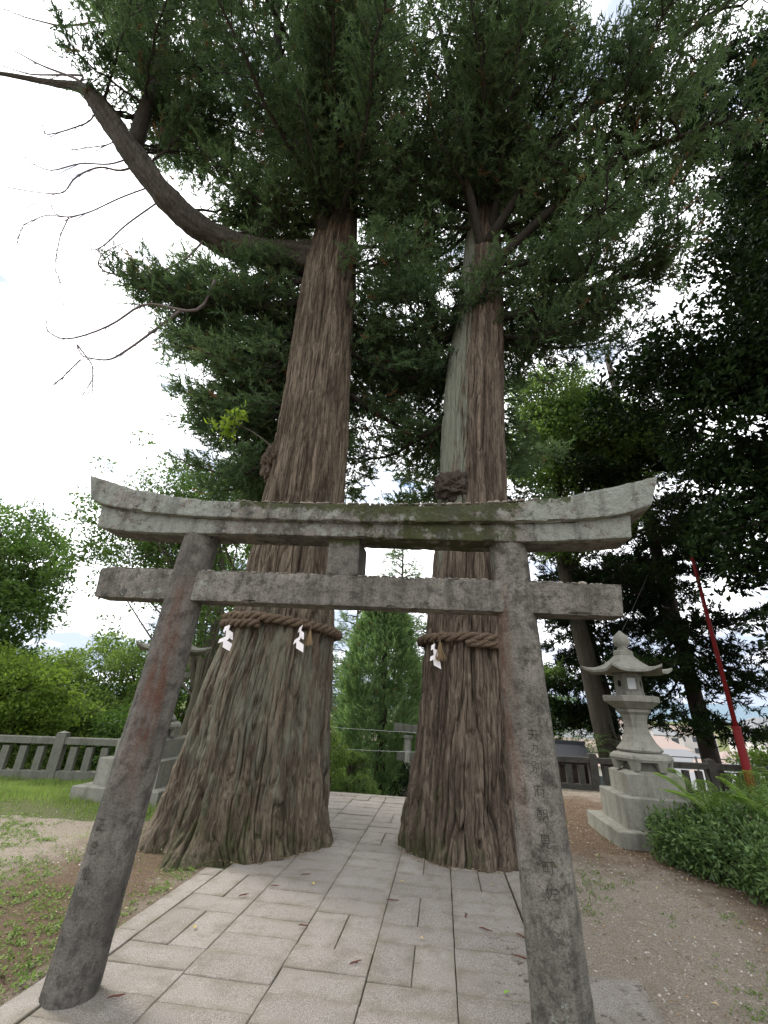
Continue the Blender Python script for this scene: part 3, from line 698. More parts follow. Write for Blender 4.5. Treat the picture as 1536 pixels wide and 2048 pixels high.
def needles(P, A, Ls, r, K=15, nl=.085, nw=.019, spread=.62):
    """sprigs: base P, axis A, length Ls -> triangles"""
    n_ = len(P); t = (np.arange(K) / K)[None, :, None] * np.ones((n_, 1, 1)) + r.uniform(-.03, .03, (n_, K, 1))
    ref = norm(r.normal(size=(n_, 3))); s1 = norm(np.cross(A, ref)); s2 = np.cross(A, s1)
    an = np.arange(K) * 2.4 + r.uniform(0, 6, (n_, 1)); rad = np.cos(an)[..., None] * s1[:, None] + np.sin(an)[..., None] * s2[:, None]
    base = P[:, None] + A[:, None] * Ls[:, None, None] * t
    D = norm(A[:, None] * .8 + rad * spread); ln = nl * (1.15 - .45 * t) * r.uniform(.75, 1.25, (n_, K, 1))
    sd = norm(np.cross(D, A[:, None] + .3 * ref[:, None])) * (nw / 2)
    V = np.stack([base - sd, base + sd, base + D * ln], 2).reshape(-1, 3)
    T = np.arange(len(V)).reshape(-1, 3)
    return V, T
class Needles:
    def __init__(s, seed): s.P = []; s.A = []; s.L = []; s.t = []; s.wood = MB(); s.r = np.random.default_rng(seed)
    def bough(s, a, az, Ln, rise, dens=1., sag=.12, r0=.06, start=.12, tw=1.0, tint=None, drop=.25):
        r = s.r; a = np.asarray(a, float); n_ = 10; u = np.linspace(0, 1, n_)
        h = np.array([math.cos(az), math.sin(az)]); sw = r.uniform(-.15, .15)
        x = a[0] + h[0] * Ln * u - h[1] * sw * Ln * u ** 2; y = a[1] + h[1] * Ln * u + h[0] * sw * Ln * u ** 2
        z = a[2] + rise * u - sag * Ln * np.sin(u * PI) + .10 * Ln * u ** 3
        wg = np.cumsum(r.normal(size=(n_, 3)), 0) * .028 * Ln ** .5; wg -= wg[0]; pts = np.stack([x, y, z], 1) + wg * np.array([1, 1, .7]); s.wood.tube(pts, np.linspace(r0, .012, n_), 6, False)
        s.twigs(pts, Ln, dens, start, tw, tint, drop); return pts
    def twigs(s, pts, Ln, dens=1., start=.2, tw=1., tint=None, drop=.25):
        r = s.r; nt_ = max(4, int(Ln * 7.5 * dens)); us = start + (1 - start) * (np.arange(nt_) + r.uniform(0, 1, nt_)) / nt_
        bt = r.uniform(0, 1) if tint is None else tint
        dirs = norm(np.gradient(pts, axis=0))
        for k, u in enumerate(us):
            f = u * (len(pts) - 1); i0 = min(int(f), len(pts) - 2); p = pts[i0] + (pts[i0 + 1] - pts[i0]) * (f - i0); d = dirs[i0]
            sd = np.array([-d[1], d[0], 0]) * (1 if k % 2 else -1)
            tl = tw * (.30 + .62 * (1 - u) ** .6) * r.uniform(.5, 1.3)
            td = norm(d * .7 + sd * r.uniform(.4, 1.1) + np.array([0, 0, r.uniform(-drop, .35)]))
            e_ = p + td * tl + np.array([0, 0, -.1 * tl]); s.wood.tube(np.array([p, p + td * tl * .5, e_]), [.012, .008, .004], 3, False)
            ns = max(4, int(15 * tl * dens + 5)); v = (r.uniform(.05, 1., ns) ** .7)[:, None]
            s.P.append(p + td * tl * v + r.normal(size=(ns, 3)) * .075 - np.array([0, 0, .1]) * tl * v * v)
            s.A.append(norm(td * .55 + r.normal(size=(ns, 3)) * .6 + np.array([0, 0, .15])))
            s.L.append(r.uniform(.14, .30, ns)); s.t.append(np.clip(.55 * bt + .2 * r.uniform() + r.uniform(-.12, .25, ns), 0, 1))
    def arrays(s, K=15, nl=.085, nw=.019):
        P, A, Ls = np.vstack(s.P), np.vstack(s.A), np.concatenate(s.L); V, T = needles(P, A, Ls, s.r, K, nl, nw)
        t = np.repeat(np.concatenate(s.t), K * 3); t2 = np.repeat(s.r.uniform(0, 1, len(P)), K * 3); return V, T, t, t2

# ------------------------------------------------------------------ big cedars
def cedar_trunk(axis, lobes, seed, mat, na=560, nz_=370, zmax=13, mossdir=None, greyf=None):
    """axis rows (z, x, y, r); furrowed bark as geometry"""
    ax = np.array(axis, float)
    g = np.linspace(0, 1, nz_); zz = -.15 + (zmax + .15) * (g ** 1.35)
    # dense sampling towards the camera side (azimuth 270)
    q = np.arange(na) / na; th = 1.5 * PI + 2 * PI * (q - .5) + .68 * np.sin(2 * PI * (q - .5)) * -1
    def sm(col):
        return sum(np.interp(zz + o, ax[:, 0], ax[:, col]) for o in (-.35, -.17, 0, .17, .35)) / 5
    cx, cy, R = sm(1)[:, None], sm(2)[:, None], sm(3)[:, None]; Zg = zz[:, None] + 0 * th[None]; T = th[None] + 0 * Zg
    nxv, nyv = np.cos(T), np.sin(T)
    Rb = R * (1 + .035 * fbm(nxv * 1.6, nyv * 1.6, Zg * .35, 3, seed))
    for la, amp, w, hz in lobes:
        dth = np.angle(np.exp(1j * (T - la))); Rb = Rb * (1 + amp * np.exp(-(dth / w) ** 2) * np.exp(-np.clip(Zg, 0, None) / hz))
    # flutes running up the stem
    Rb = Rb * (1 + .010 * np.sin(T * 9 + 2 * vnoise(Zg * .3, T * 0, 0, seed)) * np.exp(-np.clip(Zg, 0, None) / 5))
    # fissures: zero lines of stretched noise leave long, joining plates
    R0 = float(R[nz_ // 3, 0]); ex = np.exp(-np.clip(Zg, 0, None) / .55)
    wv = .028 * fbm(nxv * 3, nyv * 3, Zg * 1.1, 3, seed + 3) + .010 * fbm(nxv * 12, nyv * 12, Zg * 5, 3, seed + 4) + ex * .06 * fbm(nxv * 4, nyv * 4, Zg * 4, 3, seed + 5)
    T2 = T + wv / R0; c2, s2 = np.cos(T2) * R0, np.sin(T2) * R0
    zj = Zg + .05 * fbm(nxv * 20, nyv * 20, Zg * 2, 2, seed + 8)
    g1 = np.abs(vnoise(c2 / .085, s2 / .085, zj / .95, seed)); g2 = np.abs(vnoise(c2 / .042 + 5, s2 / .042, zj / .48, seed + 1)); g3 = np.abs(vnoise(c2 / .022, s2 / .022 + 3, zj / .26, seed + 2))
    p1, p2, p3 = sstep(.0, .13, g1), sstep(.0, .17, g2), sstep(0, .3, g3)
    ID = .5 + .5 * vnoise(c2 / .075, s2 / .075, zj / .7, seed + 11); ID = sstep(.2, .8, ID)
    plate = p1 * (.45 + .55 * p2)
    flk = fbm(nxv * 16, nyv * 16, Zg * 10, 3, seed + 33); stepn = sstep(-.06, .06, fbm(c2 / .06, s2 / .06, Zg / .22, 2, seed + 35))
    amp = .75 + .55 * np.exp(-np.clip(Zg, 0, None) / 2.5)
    D = amp * (.042 * (p1 - .8) + .024 * (p2 - .7) + .009 * p3 + .020 * (ID - .5) + .009 * (stepn - .5) + .008 * flk)
    pit = sstep(.42, .62, fbm(nxv * 7, nyv * 7, Zg * 4.5, 3, seed + 44)) * ex ** .5
    D = D - .04 * pit + .10 * fbm(nxv * 3.0, nyv * 3.0, Zg * 1.9, 4, seed + 41) * np.exp(-np.clip(Zg, 0, None) / 1.6)
    Rr = Rb + D
    Vx = np.stack([cx + Rr * nxv, cy + Rr * nyv, Zg], -1).reshape(-1, 3)
    i = np.arange(nz_ - 1)[:, None] * na; j = np.arange(na)[None]; k = (j + 1) % na
    Qd = np.stack([i + j, i + k, i + na + k, i + na + j], -1).reshape(-1, 4)
    moss = np.clip(.52 * np.exp(-np.clip(Zg, 0, None) / .7) + .28, 0, 1) * (.5 + .5 * np.cos(T - mossdir)) + .10 * (1 - ID)
    grey = greyf(T, Zg) if greyf else np.full(Zg.shape, .3)
    return Vx, Qd, {'plate': np.clip(ID * .6 + .4 * (.5 + .5 * vnoise(c2 / .04, s2 / .04, zj / .4, seed + 50)), 0, 1).ravel(), 'moss': moss.ravel(), 'grey': grey.ravel()}

# left cedar
BL = np.array([-2.3, 6.05, 0])
lt = empty('cedar_tree', tuple(BL), 'left of the two giant cedars, with a thick limb bending out to the left', 'cedar tree', 'two giant cedars flanking the path')
axL = [(-.2, -2.27, 6.03, .92), (0, -2.27, 6.03, .885), (.5, -2.30, 6.03, .855), (1.5, -2.30, 6.03, .80), (2.4, -2.19, 6.03, .70), (3.4, -2.17, 6.02, .615), (4.4, -2.10, 6.0, .61), (5.2, -2.11, 6, .585), (6.4, -2.12, 6.0, .545), (9, -2.18, 6.0, .53), (10.2, -2.18, 6, .48), (11.7, -2.12, 6, .34), (13, -2.1, 6, .30), (14, -2.1, 6, .26)]
Vt, Qt, At = cedar_trunk(axL, [(math.radians(256), .40, .24, .22), (math.radians(214), .30, .30, .5), (math.radians(300), .08, .4, .3), (math.radians(180), .16, .3, .7), (math.radians(345), .07, .25, .35)], 5, M['bark_l'], mossdir=math.radians(290), greyf=lambda T, Z: .28 + .25 * np.exp(-((Z - 1.5) / 1.5) ** 2))
obj('trunk', mesh_data('trunk', Vt - BL, [Qt], M['bark_l'], True, At), lt)
# right cedar
BR = np.array([.3, 6.35, 0])
rt = empty('cedar_tree', tuple(BR), 'right of the two giant old cedars, slimmer, with a dark burl just above the torii', 'cedar tree', 'two giant cedars flanking the path')
axR = [(-.2, .24, 6.30, .77), (0, .25, 6.30, .75), (.5, .30, 6.32, .70), (1.6, .38, 6.36, .63), (2.5, .42, 6.38, .60), (3.4, .48, 6.4, .56), (4.5, .52, 6.4, .515), (6.5, .63, 6.4, .505), (9, .86, 6.4, .44), (10.2, .97, 6.4, .37), (12, 1.1, 6.4, .30), (14, 1.2, 6.4, .26)]
def greyR(T, Z):
    left = np.clip(.45 - .8 * np.cos(T - math.radians(-20)) + .5 * fbm(np.cos(T) * 5, np.sin(T) * 5, Z * .5, 3, 66), 0, 1)
    return .15 + .75 * left * sstep(2.6, 4.5, Z) + .15 * np.exp(-Z / 2)
Vt, Qt, At = cedar_trunk(axR, [(math.radians(285), .10, .5, .35), (math.radians(330), .12, .3, .3)], 9, M['bark_r'], na=470, mossdir=math.radians(215), greyf=greyR)
obj('trunk', mesh_data('trunk', Vt - BR, [Qt], M['bark_r'], True, At), rt)
# burl and knots
def blob(name, c, R, mat, parent, off, seed, n1=40, n2=28, amp=.25, fr=2.5):
    th = np.arange(n1) / n1 * 2 * PI; ph = np.linspace(0.02, PI - .02, n2)[:, None]
    d = np.stack([np.sin(ph) * np.cos(th), np.sin(ph) * np.sin(th), np.cos(ph) + 0 * th], -1)
    q = 1 + amp * fbm(d[..., 0] * fr, d[..., 1] * fr, d[..., 2] * fr, 4, seed)
    V = (np.array(c) + d * q[..., None] * np.array(R)).reshape(-1, 3)
    i = np.arange(n2 - 1)[:, None] * n1; j = np.arange(n1)[None]; k = (j + 1) % n1
    return obj(name, mesh_data(name, V - off, [np.stack([i + j, i + n1 + j, i + n1 + k, i + k], -1).reshape(-1, 4)], mat, False, {'plate': (.3 + 0 * V[:, 0]), 'moss': 0 * V[:, 0], 'grey': 0 * V[:, 0] + .1}), parent)
blob('burl', (.22, 5.98, 4.58), (.27, .20, .24), M['bark_dark'], rt, BR, 3, amp=.5, fr=3.6, n1=64, n2=48)
blob('knot', (-2.60, 5.75, 4.95), (.17, .2, .32), M['bark_l'], lt, BL, 8, amp=.6, fr=3.0, n1=48, n2=40)

NL = Needles(21); NR = Needles(22)
def rough_tube(pts, rads, n_, m, amp, seed):
    pts = np.array(pts, float); t = np.linspace(0, len(pts) - 1, m); P = np.stack([np.interp(t, np.arange(len(pts)), pts[:, k]) for k in range(3)], 1)
    for _ in range(int(m * .8)): P[1:-1] = (P[:-2] + P[1:-1] * 2 + P[2:]) / 4
    Rd = np.interp(t, np.linspace(0, len(pts) - 1, len(rads)), rads); tg = norm(np.gradient(P, axis=0)); a = norm(np.cross(tg, [0, .3, 1.])); b = np.cross(tg, a)
    th = np.arange(n_) / n_ * 2 * PI; dirv = np.cos(th)[None, :, None] * a[:, None] + np.sin(th)[None, :, None] * b[:, None]
    u = t[:, None] + 0 * th[None]; c_, s_ = np.cos(th)[None] + 0 * u, np.sin(th)[None] + 0 * u
    g_ = np.abs(fbm(c_ * 5, s_ * 5, u * 1.3, 3, seed)) ; d = amp * (1.6 * g_ - .4) + amp * 1.1 * fbm(c_ * 1.5, s_ * 1.5, u * 1.6, 3, seed + 2) + amp * .5 * fbm(c_ * 10, s_ * 10, u * 9, 2, seed + 3)
    V = (P[:, None] + (Rd[:, None] * (1 + d))[..., None] * dirv).reshape(-1, 3)
    i = np.arange(m - 1)[:, None] * n_; j = np.arange(n_)[None]; k = (j + 1) % n_
    up = dirv[..., 2]
    return V, [np.stack([i + j, i + k, i + n_ + k, i + n_ + j], -1).reshape(-1, 4)], {'plate': np.clip(g_ * 3, 0, 1).ravel(), 'moss': np.clip(.35 + .6 * up, 0, 1).ravel(), 'grey': np.full(up.size, .3)}, P
def limb(nb, pts, rads, n_=9, extra=None):
    pts = np.array(pts, float); t = np.linspace(0, len(pts) - 1, len(pts) * 4); P = np.stack([np.interp(t, np.arange(len(pts)), pts[:, k]) for k in range(3)], 1)
    for _ in range(2): P[1:-1] = (P[:-2] + P[1:-1] * 2 + P[2:]) / 4
    R = np.interp(t, np.arange(len(rads)), rads); nb.wood.tube(P, R, n_, wob=.05); return P
# the great limb
GLp = [(-2.1, 6, 9.9), (-2.56, 6, 10.0), (-3.47, 5.8, 10.03), (-4.34, 5.5, 10.06), (-5.06, 5.1, 10.34), (-5.62, 4.7, 10.89), (-6.18, 4.4, 11.63), (-6.62, 4.15, 12.25), (-6.98, 3.95, 12.75), (-7.35, 3.88, 13.15), (-8.1, 3.84, 13.35), (-9.2, 3.75, 13.8), (-11.0, 3.6, 14.3)]
V_, F_, A_, GL = rough_tube(GLp, [.48, .36, .28, .255, .245, .235, .225, .20, .175, .10, .055, .04, .025], 40, 320, .16, 61)
obj('great_limb', mesh_data('great_limb', V_ - BL, F_, M['limb'], True, A_), lt)
G2 = limb(NL, [(-6.1, 4.4, 11.7), (-6.0, 4.2, 12.6), (-5.9, 4.1, 13.6), (-6.1, 3.9, 15.5), (-6.3, 3.8, 18)], [.16, .14, .12, .09, .05])
for P0 in (G2,):
    for k in range(30):
        u = NL.r.uniform(.3, 1); p = P0[int(u * (len(P0) - 1))]; NL.bough(p, NL.r.uniform(0, 2 * PI), NL.r.uniform(.7, 1.9), .3, 1.2, .05, .03, .05)
for k in range(16):
    u = NL.r.uniform(.2, .66); p = GL[int(u * (len(GL) - 1))]; NL.bough(p, NL.r.uniform(-.6, 1.2), NL.r.uniform(.8, 2.0), .9, 1.0, .0, .03, .25)
# upward leaders of the left tree
for pts in ([(-2.15, 5.9, 9.9), (-2.5, 5.3, 11.2), (-3.1, 4.7, 13), (-3.5, 4.2, 15), (-3.8, 4, 18)], [(-2.1, 5.8, 10.4), (-1.8, 5.0, 12), (-1.6, 4.5, 14)], [(-2.3, 6, 9), (-3.3, 6.6, 8.9), (-4.2, 7.0, 8.2), (-5.0, 7.2, 8.3)]):
    P = limb(NL, pts, np.linspace(.17, .06, len(pts)))
    for k in range(14): p = P[int(NL.r.uniform(.3, 1) * (len(P) - 1))]; NL.bough(p, NL.r.uniform(0, 2 * PI), NL.r.uniform(.9, 2.0), .3, 1., .08, .03, .1)
def axis_at(ax, z): a = np.array(ax); return np.array([np.interp(z, a[:, 0], a[:, 1]), np.interp(z, a[:, 0], a[:, 2]), z])
def rads(a): return math.radians(a)
# boughs: (z range, azimuth range deg, length range, rise range, count)
def boughs(nb, ax, specs):
    for z0, z1, a0, a1, l0, l1, r0_, r1_, cnt, *o in specs:
        for k in range(cnt):
            r = nb.r; z = z0 + (z1 - z0) * (k + r.uniform()) / cnt; Ln = r.uniform(l0, l1)
            nb.bough(axis_at(ax, z), rads(r.uniform(a0, a1)), Ln, r.uniform(r0_, r1_), *(o or (1.,)), r0=.026 + .009 * Ln)
boughs(NL, axL, [
    (6.4, 8.6, 140, 190, 1.8, 3.0, -1.3, -.1, 12), (8.4, 10.2, 140, 195, 3.0, 4.6, -1.0, .3, 12), (5.6, 7.5, 115, 165, 2.2, 3.4, -1.4, -.3, 9), (6.5, 10, 40, 130, 2.5, 4.2, -1.2, .4, 16), (7.5, 10.5, -20, 40, 1.6, 2.6, -.8, .5, 6),
    (10.6, 15.5, 215, 325, 2.0, 4.4, -.2, 1.8, 19), (10.5, 15, 150, 215, 2.6, 4.4, .2, 2.0, 10), (10.5, 15, -30, 150, 2.2, 4.0, .2, 1.8, 9), (14, 20, 0, 360, 1.8, 3.4, .6, 2.2, 9)])
boughs(NR, axR, [
    (5.6, 9.5, 55, 150, 2.6, 4.2, -1.4, .2, 16), (8.2, 10, -35, 30, 2.0, 3.4, -.7, .4, 7), (7.5, 9.5, 175, 200, 1.0, 1.6, -.9, 0, 3),
    (10.9, 15.5, 215, 335, 2.0, 4.4, .0, 1.8, 23), (9.8, 14, -30, 55, 2.8, 4.8, .2, 2.0, 8), (10.4, 15, 55, 215, 2.2, 4.0, .2, 1.8, 11), (14, 20, 0, 360, 1.8, 3.4, .6, 2.2, 8)])
# visible limbs of the right tree
for pts in ([(.9, 6.3, 8.35), (1.7, 6.3, 8.45), (2.6, 6.2, 8.8), (3.6, 6.0, 8.9)], [(1.0, 6.2, 9.6), (2.2, 5.8, 10.6), (3.6, 5.4, 11.4), (5.2, 5.1, 11.6)], [(1.0, 6.1, 10.2), (2.2, 5.4, 11.8), (3.8, 4.8, 13), (6.0, 4.4, 14.5), (8, 4.2, 17)],
            [(.95, 6.2, 10), (.6, 5.4, 11.5), (.4, 4.8, 13), (.1, 4.3, 15)], [(.6, 6.5, 7.0), (.0, 6.9, 7.6), (-.35, 7.0, 8.8), (-.1, 6.9, 9.8)], [(1.1, 6.2, 10.6), (1.6, 5.6, 12.5), (1.9, 5.2, 15), (2.4, 5, 19)]):
    P = limb(NR, pts, np.linspace(.10, .035, len(pts)))
    for k in range(13): p = P[int(NR.r.uniform(.4, 1) * (len(P) - 1))]; NR.bough(p, NR.r.uniform(0, 2 * PI), NR.r.uniform(.9, 2.0), .2, 1., .08, .028, .1)
NL.wood.tube(np.array([axis_at(axL, z) for z in (12.8, 15, 18, 21, 24)]), [.34, .28, .2, .12, .04], 12)
NR.wood.tube(np.array([(1.18, 6.4, 13.6), (1.3, 6.4, 17), (1.35, 6.4, 20), (1.4, 6.4, 24)]), [.27, .2, .12, .04], 12)
for nb, root, B0, nm in ((NL, lt, BL, 'l'), (NR, rt, BR, 'r')):
    o = nb.wood.build('branches', M['limb'], root, True, tuple(-B0))
    V, T, t, t2 = nb.arrays(K=10, nl=.105, nw=.030)
    obj('crown', mesh_data('crown', V - B0, [T], M['sugi'], False, {'tint': t, 'tint2': t2}), root)
    print('needles', len(T))

# bare dead shoots at the left
def curl(a, pts, r0_, name='bare_shoot'):
    b = MB(); P = np.array(pts, float); t = np.linspace(0, len(P) - 1, 26); Q_ = np.stack([np.interp(t, np.arange(len(P)), P[:, k]) for k in range(3)], 1)
    for _ in range(3): Q_[1:-1] = (Q_[:-2] + Q_[1:-1] * 2 + Q_[2:]) / 4
    b.tube(Q_ - BL, np.linspace(r0_, .006, 26), 5, False)
    for k in range(3, 24, 2):
        d = rng.normal(size=3) * .07; b.tube(np.array([Q_[k], Q_[k] + d]) - BL, [.007, .003], 3, False)
    for k in rng.integers(6, 24, 4):
        d = norm((Q_[min(k + 1, 25)] - Q_[k - 1])[None])[0]; sd = norm((rng.normal(size=3) * [1, .3, 1])[None])[0]; Lf = rng.uniform(.35, .9)
        b.tube(bez(Q_[k], Q_[k] + (d * .6 + sd * .5 + np.array([0, 0, -.35])) * Lf, .0, 9, d * .25 * Lf) - BL, np.linspace(.007, .003, 9), 4, False)
    b.build(name, M['twig'], lt)
SH = [[(-4.18, 5.3, 8.75), (-4.2, 5.22, 7.69), (-5.35, 5.14, 8.17), (-5.67, 5.06, 7.46), (-6.42, 4.98, 7.03), (-6.84, 4.9, 7.27), (-6.81, 4.82, 7.52)],
      [(-4.61, 5.2, 7.86), (-5.19, 5.12, 7.02), (-5.47, 5.04, 6.6), (-5.93, 4.96, 6.64), (-6.05, 4.88, 6.84)],
      [(-6.3, 4.5, 11.07), (-6.74, 4.42, 11.25), (-7.1, 4.34, 10.75), (-6.92, 4.26, 10.02), (-7.5, 4.18, 10.06), (-8.25, 4.1, 10.25)],
      [(-6.47, 4.4, 11.16), (-7.09, 4.32, 11.21), (-7.53, 4.24, 10.81), (-8.17, 4.16, 11.2), (-8.92, 4.08, 12.18)],
      [(-7.2, 4.2, 12.44), (-7.66, 4.12, 11.99), (-7.84, 4.04, 11.76), (-7.9, 3.96, 11.97)],
      [(-4.89, 5.3, 9.4), (-5.5, 5.22, 8.86), (-6.3, 5.14, 8.92), (-6.63, 5.06, 9.14), (-6.46, 4.98, 9.44), (-5.84, 4.9, 9.54)],
      [(-6.15, 4.9, 10.03), (-6.3, 4.82, 9.33), (-6.4, 4.74, 9.05), (-6.46, 4.66, 9.19)],
      [(-7.39, 4.7, 10.45), (-7.12, 4.62, 9.44), (-6.77, 4.54, 8.39), (-6.2, 4.46, 7.63)],
      [(-7.11, 4.6, 9.93), (-7.55, 4.52, 9.95), (-7.8, 4.44, 9.56), (-7.54, 4.36, 8.83)],
      [(-7.38, 3.8, 13.21), (-8.55, 3.72, 13.96), (-10.03, 3.64, 15.22)],
      [(-7.33, 3.8, 13.41), (-8.62, 3.72, 13.55), (-9.48, 3.64, 14.01)],
      [(-9.03, 3.9, 16.45), (-10.39, 3.82, 17.21), (-11.33, 3.74, 17.86)],
      [(-6.16, 4.6, 10.4), (-6.56, 4.52, 9.87), (-6.86, 4.44, 9.64), (-7.06, 4.36, 9.61), (-7.2, 4.28, 9.87)],
      [(-6.3, 5.1, 7.08), (-5.75, 5.02, 6.52), (-5.44, 4.94, 5.81)],
      [(-6.12, 5.1, 6.73), (-6.19, 5.02, 6.33), (-6.22, 4.94, 6.05)],
      [(-6.63, 4.3, 11.69), (-7.1, 4.22, 11.49), (-7.19, 4.14, 11.31)],]
SH[7][0] = SH[12][2]; SH[8][0] = SH[12][2]; SH[1][0] = (-4.62, 5.2, 7.86)
def attach(k, P):
    a = np.array(SH[k][0]); q = P[np.argmin(np.linalg.norm(P - a, axis=1))]; SH[k].insert(0, tuple(q))
for k in (2, 3, 4, 6, 9, 10, 12, 15): attach(k, GL)
attach(11, G2); attach(5, GL[60:140])
for k, s_ in enumerate(SH): curl(None, s_, (.03, .026, .024, .018, .018, .022, .018, .012, .010, .04, .03, .03, .016, .014, .012, .014)[k])

# sprout of young leaves from the left trunk
def sprout(c, R, cnt, seed, base):
    r = np.random.default_rng(seed); root = empty('leafy_sprout', base, 'young yellow green sprig growing from the left cedar trunk', 'sprig')
    b = MB(); C = np.array(c) + rdir(cnt, r) * np.array(R) * r.uniform(.2, 1, (cnt, 1)); mainP = bez(base, c, .12, 8)
    b.tube(mainP - np.array(base), np.linspace(.012, .004, 8), 4, False)
    for q in C: b.tube(bez(mainP[r.integers(5, 8)], q, .04, 5) - np.array(base), [.004, .003, .003, .002, .002], 3, False)
    b.build('stem', M['twig'], root)
    cc = np.repeat(C, 7, 0); V, T, t = leaf_quads(cc + r.normal(size=cc.shape) * .03, rdir(len(cc), r, -.1), rdir(len(cc), r, 1.), r.uniform(.09, .15, len(cc)), r.uniform(.04, .06, len(cc)), r.uniform(0, 1, len(cc)))
    obj('leaves', mesh_data('leaves', V - np.array(base), [T], M['yleaf'], False, {'tint': t}), root)
sprout((-3.42, 5.6, 5.68), (.42, .3, .36), 20, 4, (-2.72, 5.8, 5.3))

# ------------------------------------------------------------------ ropes with paper streamers
n = N('straw_rope', .9, .15); n.color(n.mix(n.ramp(n.noise(75, 6, .8), [(.38, 0.), (.62, 1.)]), (.04, .027, .018), (.185, .135, .092))).bump(n.noise(110, 6, .85), .014, 1.); M['rope'] = n.m
n = N('shide_paper', .7, .2); n.color((.80, .76, .76)); M['shide'] = n.m
n = N('straw', .8, .2); n.color(n.mix(n.noise(60), (.22, .15, .08), (.38, .28, .16))); M['straw'] = n.m
def rope(cx, cy, rx, ry, zf, label, ranges, turns=30, rs=.030):
    root = empty('sacred_rope', (cx, cy, zf(cx, cy - ry)), label, 'rope', 'straw ropes tied around the cedars'); B0 = np.array([cx, cy, zf(cx, cy - ry)])
    for (a0, a1, dz, dr, sc) in ranges:
        m = int(420 * (a1 - a0) / 360); t = np.radians(np.linspace(a0, a1, m))
        for s_ in range(3):
            ph = t / (2 * PI) * turns * 2 * PI * .5 + s_ * 2 * PI / 3
            off = rs * 1.05 * sc
            rr2 = dr + off * np.cos(ph); x = cx + (rx + rr2) * np.cos(t); y = cy + (ry + rr2) * np.sin(t)
            z = np.array([zf(a, b) for a, b in zip(x, y)]) + dz + off * np.sin(ph) + .008 * vnoise(t * 9, 0, 0, 4)
            MB().tube(np.stack([x, y, z], 1) - B0, rs * sc * (1 + .06 * vnoise(t * 30, s_, 0, 6)), 9).build('strand', M['rope'], root, True)
    # loose fibres
    b = MB()
    for k in range(60):
        a = rads(rng.uniform(185, 355)); p = np.array([cx + (rx + .07) * math.cos(a), cy + (ry + .07) * math.sin(a), 0]); p[2] = zf(p[0], p[1]) + rng.uniform(-.05, .05)
        b.tube(np.array([p, p + rng.normal(size=3) * .03]) - B0, [.0016, .001], 3, False)
    b.build('fibres', M['straw'], root)['kind'] = 'stuff'; return root
rope(-2.19, 6.03, .745, .745, lambda x, y: 2.44 - (x + 2.19) * .085, 'thick double twisted straw rope around the left cedar trunk', [(0, 360, 0, .03, 1.), (175, 268, -.085, .045, .95)])
rope(.41, 6.38, .655, .655, lambda x, y: 2.33 + (x - .4) * -.02, 'twisted straw rope around the right cedar trunk', [(0, 360, 0, .03, 1.), (262, 350, -.08, .045, .85)], turns=20)
def shide(p, h, yaw, label, w=.075, fold=1):
    """zigzag folded paper streamer: four offset panels"""
    root = empty('paper_streamer', p, label, 'paper streamer', 'white zigzag paper streamers', rz=yaw)
    b = MB(); z = 0; x = 0; n_ = 4; ph = h / (n_ + .3)
    MB().tube([(0, 0, .03), (0, -.004, -ph * .35)], .004, 4).build('straw_tie', M['straw'], root)
    for k in range(n_):
        ww = w * (.55 + .2 * k); s_ = 1 if k % 2 else -1; tilt = .35
        z0 = -k * ph * .92 - ph * .15; x0 = s_ * ww * .22 * fold; yk = -.012 * k
        q = np.array([(x0 - ww * .5, yk, z0 + ww * tilt * s_), (x0 + ww * .5, yk - .014, z0 - ww * tilt * s_ * .6), (x0 + ww * .5 + s_ * .01, yk - .02, z0 - ph - ww * tilt * s_), (x0 - ww * .5 + s_ * .01, yk - .004, z0 - ph + ww * tilt * s_ * .3)])
        V = np.vstack([q, q + np.array([0, .0015, 0])]); 
        MB().add(V, [np.array([(0, 1, 2, 3), (7, 6, 5, 4), (0, 4, 5, 1), (1, 5, 6, 2), (2, 6, 7, 3), (3, 7, 4, 0)])]).build('paper_fold', M['shide'], root)
    return root
shide((-2.67, 5.36, 2.36), .33, .5, 'paper streamer hanging at the left end of the left rope', .12)
shide((-1.71, 5.36, 2.37), .32, -.3, 'paper streamer beside the straw tassel on the left rope', .105)
shide((-.09, 5.87, 2.26), .31, .4, 'paper streamer hanging from the right rope', .08)
def tassel(p, ln, w, label):
    root = empty('straw_tassel', p, label, 'tassel', 'straw tassels on the ropes'); b = MB()
    for k in range(46):
        d = np.array([rng.normal() * w * .32, rng.normal() * w * .2 - .01, -ln * rng.uniform(.8, 1.05)]); b.tube(np.array([(0, 0, .03), d * .45 * np.array([.7, 1, 1]), d]), [.003, .0024, .002], 3, False)
    b.build('straws', M['straw'], root); MB().tube([(0, 0, .035), (0, -.003, -.03)], .014, 7).build('binding', M['rope'], root)
tassel((-1.62, 5.43, 2.35), .22, .11, 'straw tassel hanging from the left rope near its right end')
tassel((-.01, 5.79, 2.30), .26, .13, 'straw tassel hanging beside the paper streamer on the right rope')

# ------------------------------------------------------------------ other trees and shrubs
def ell(c, R): return (c, R)
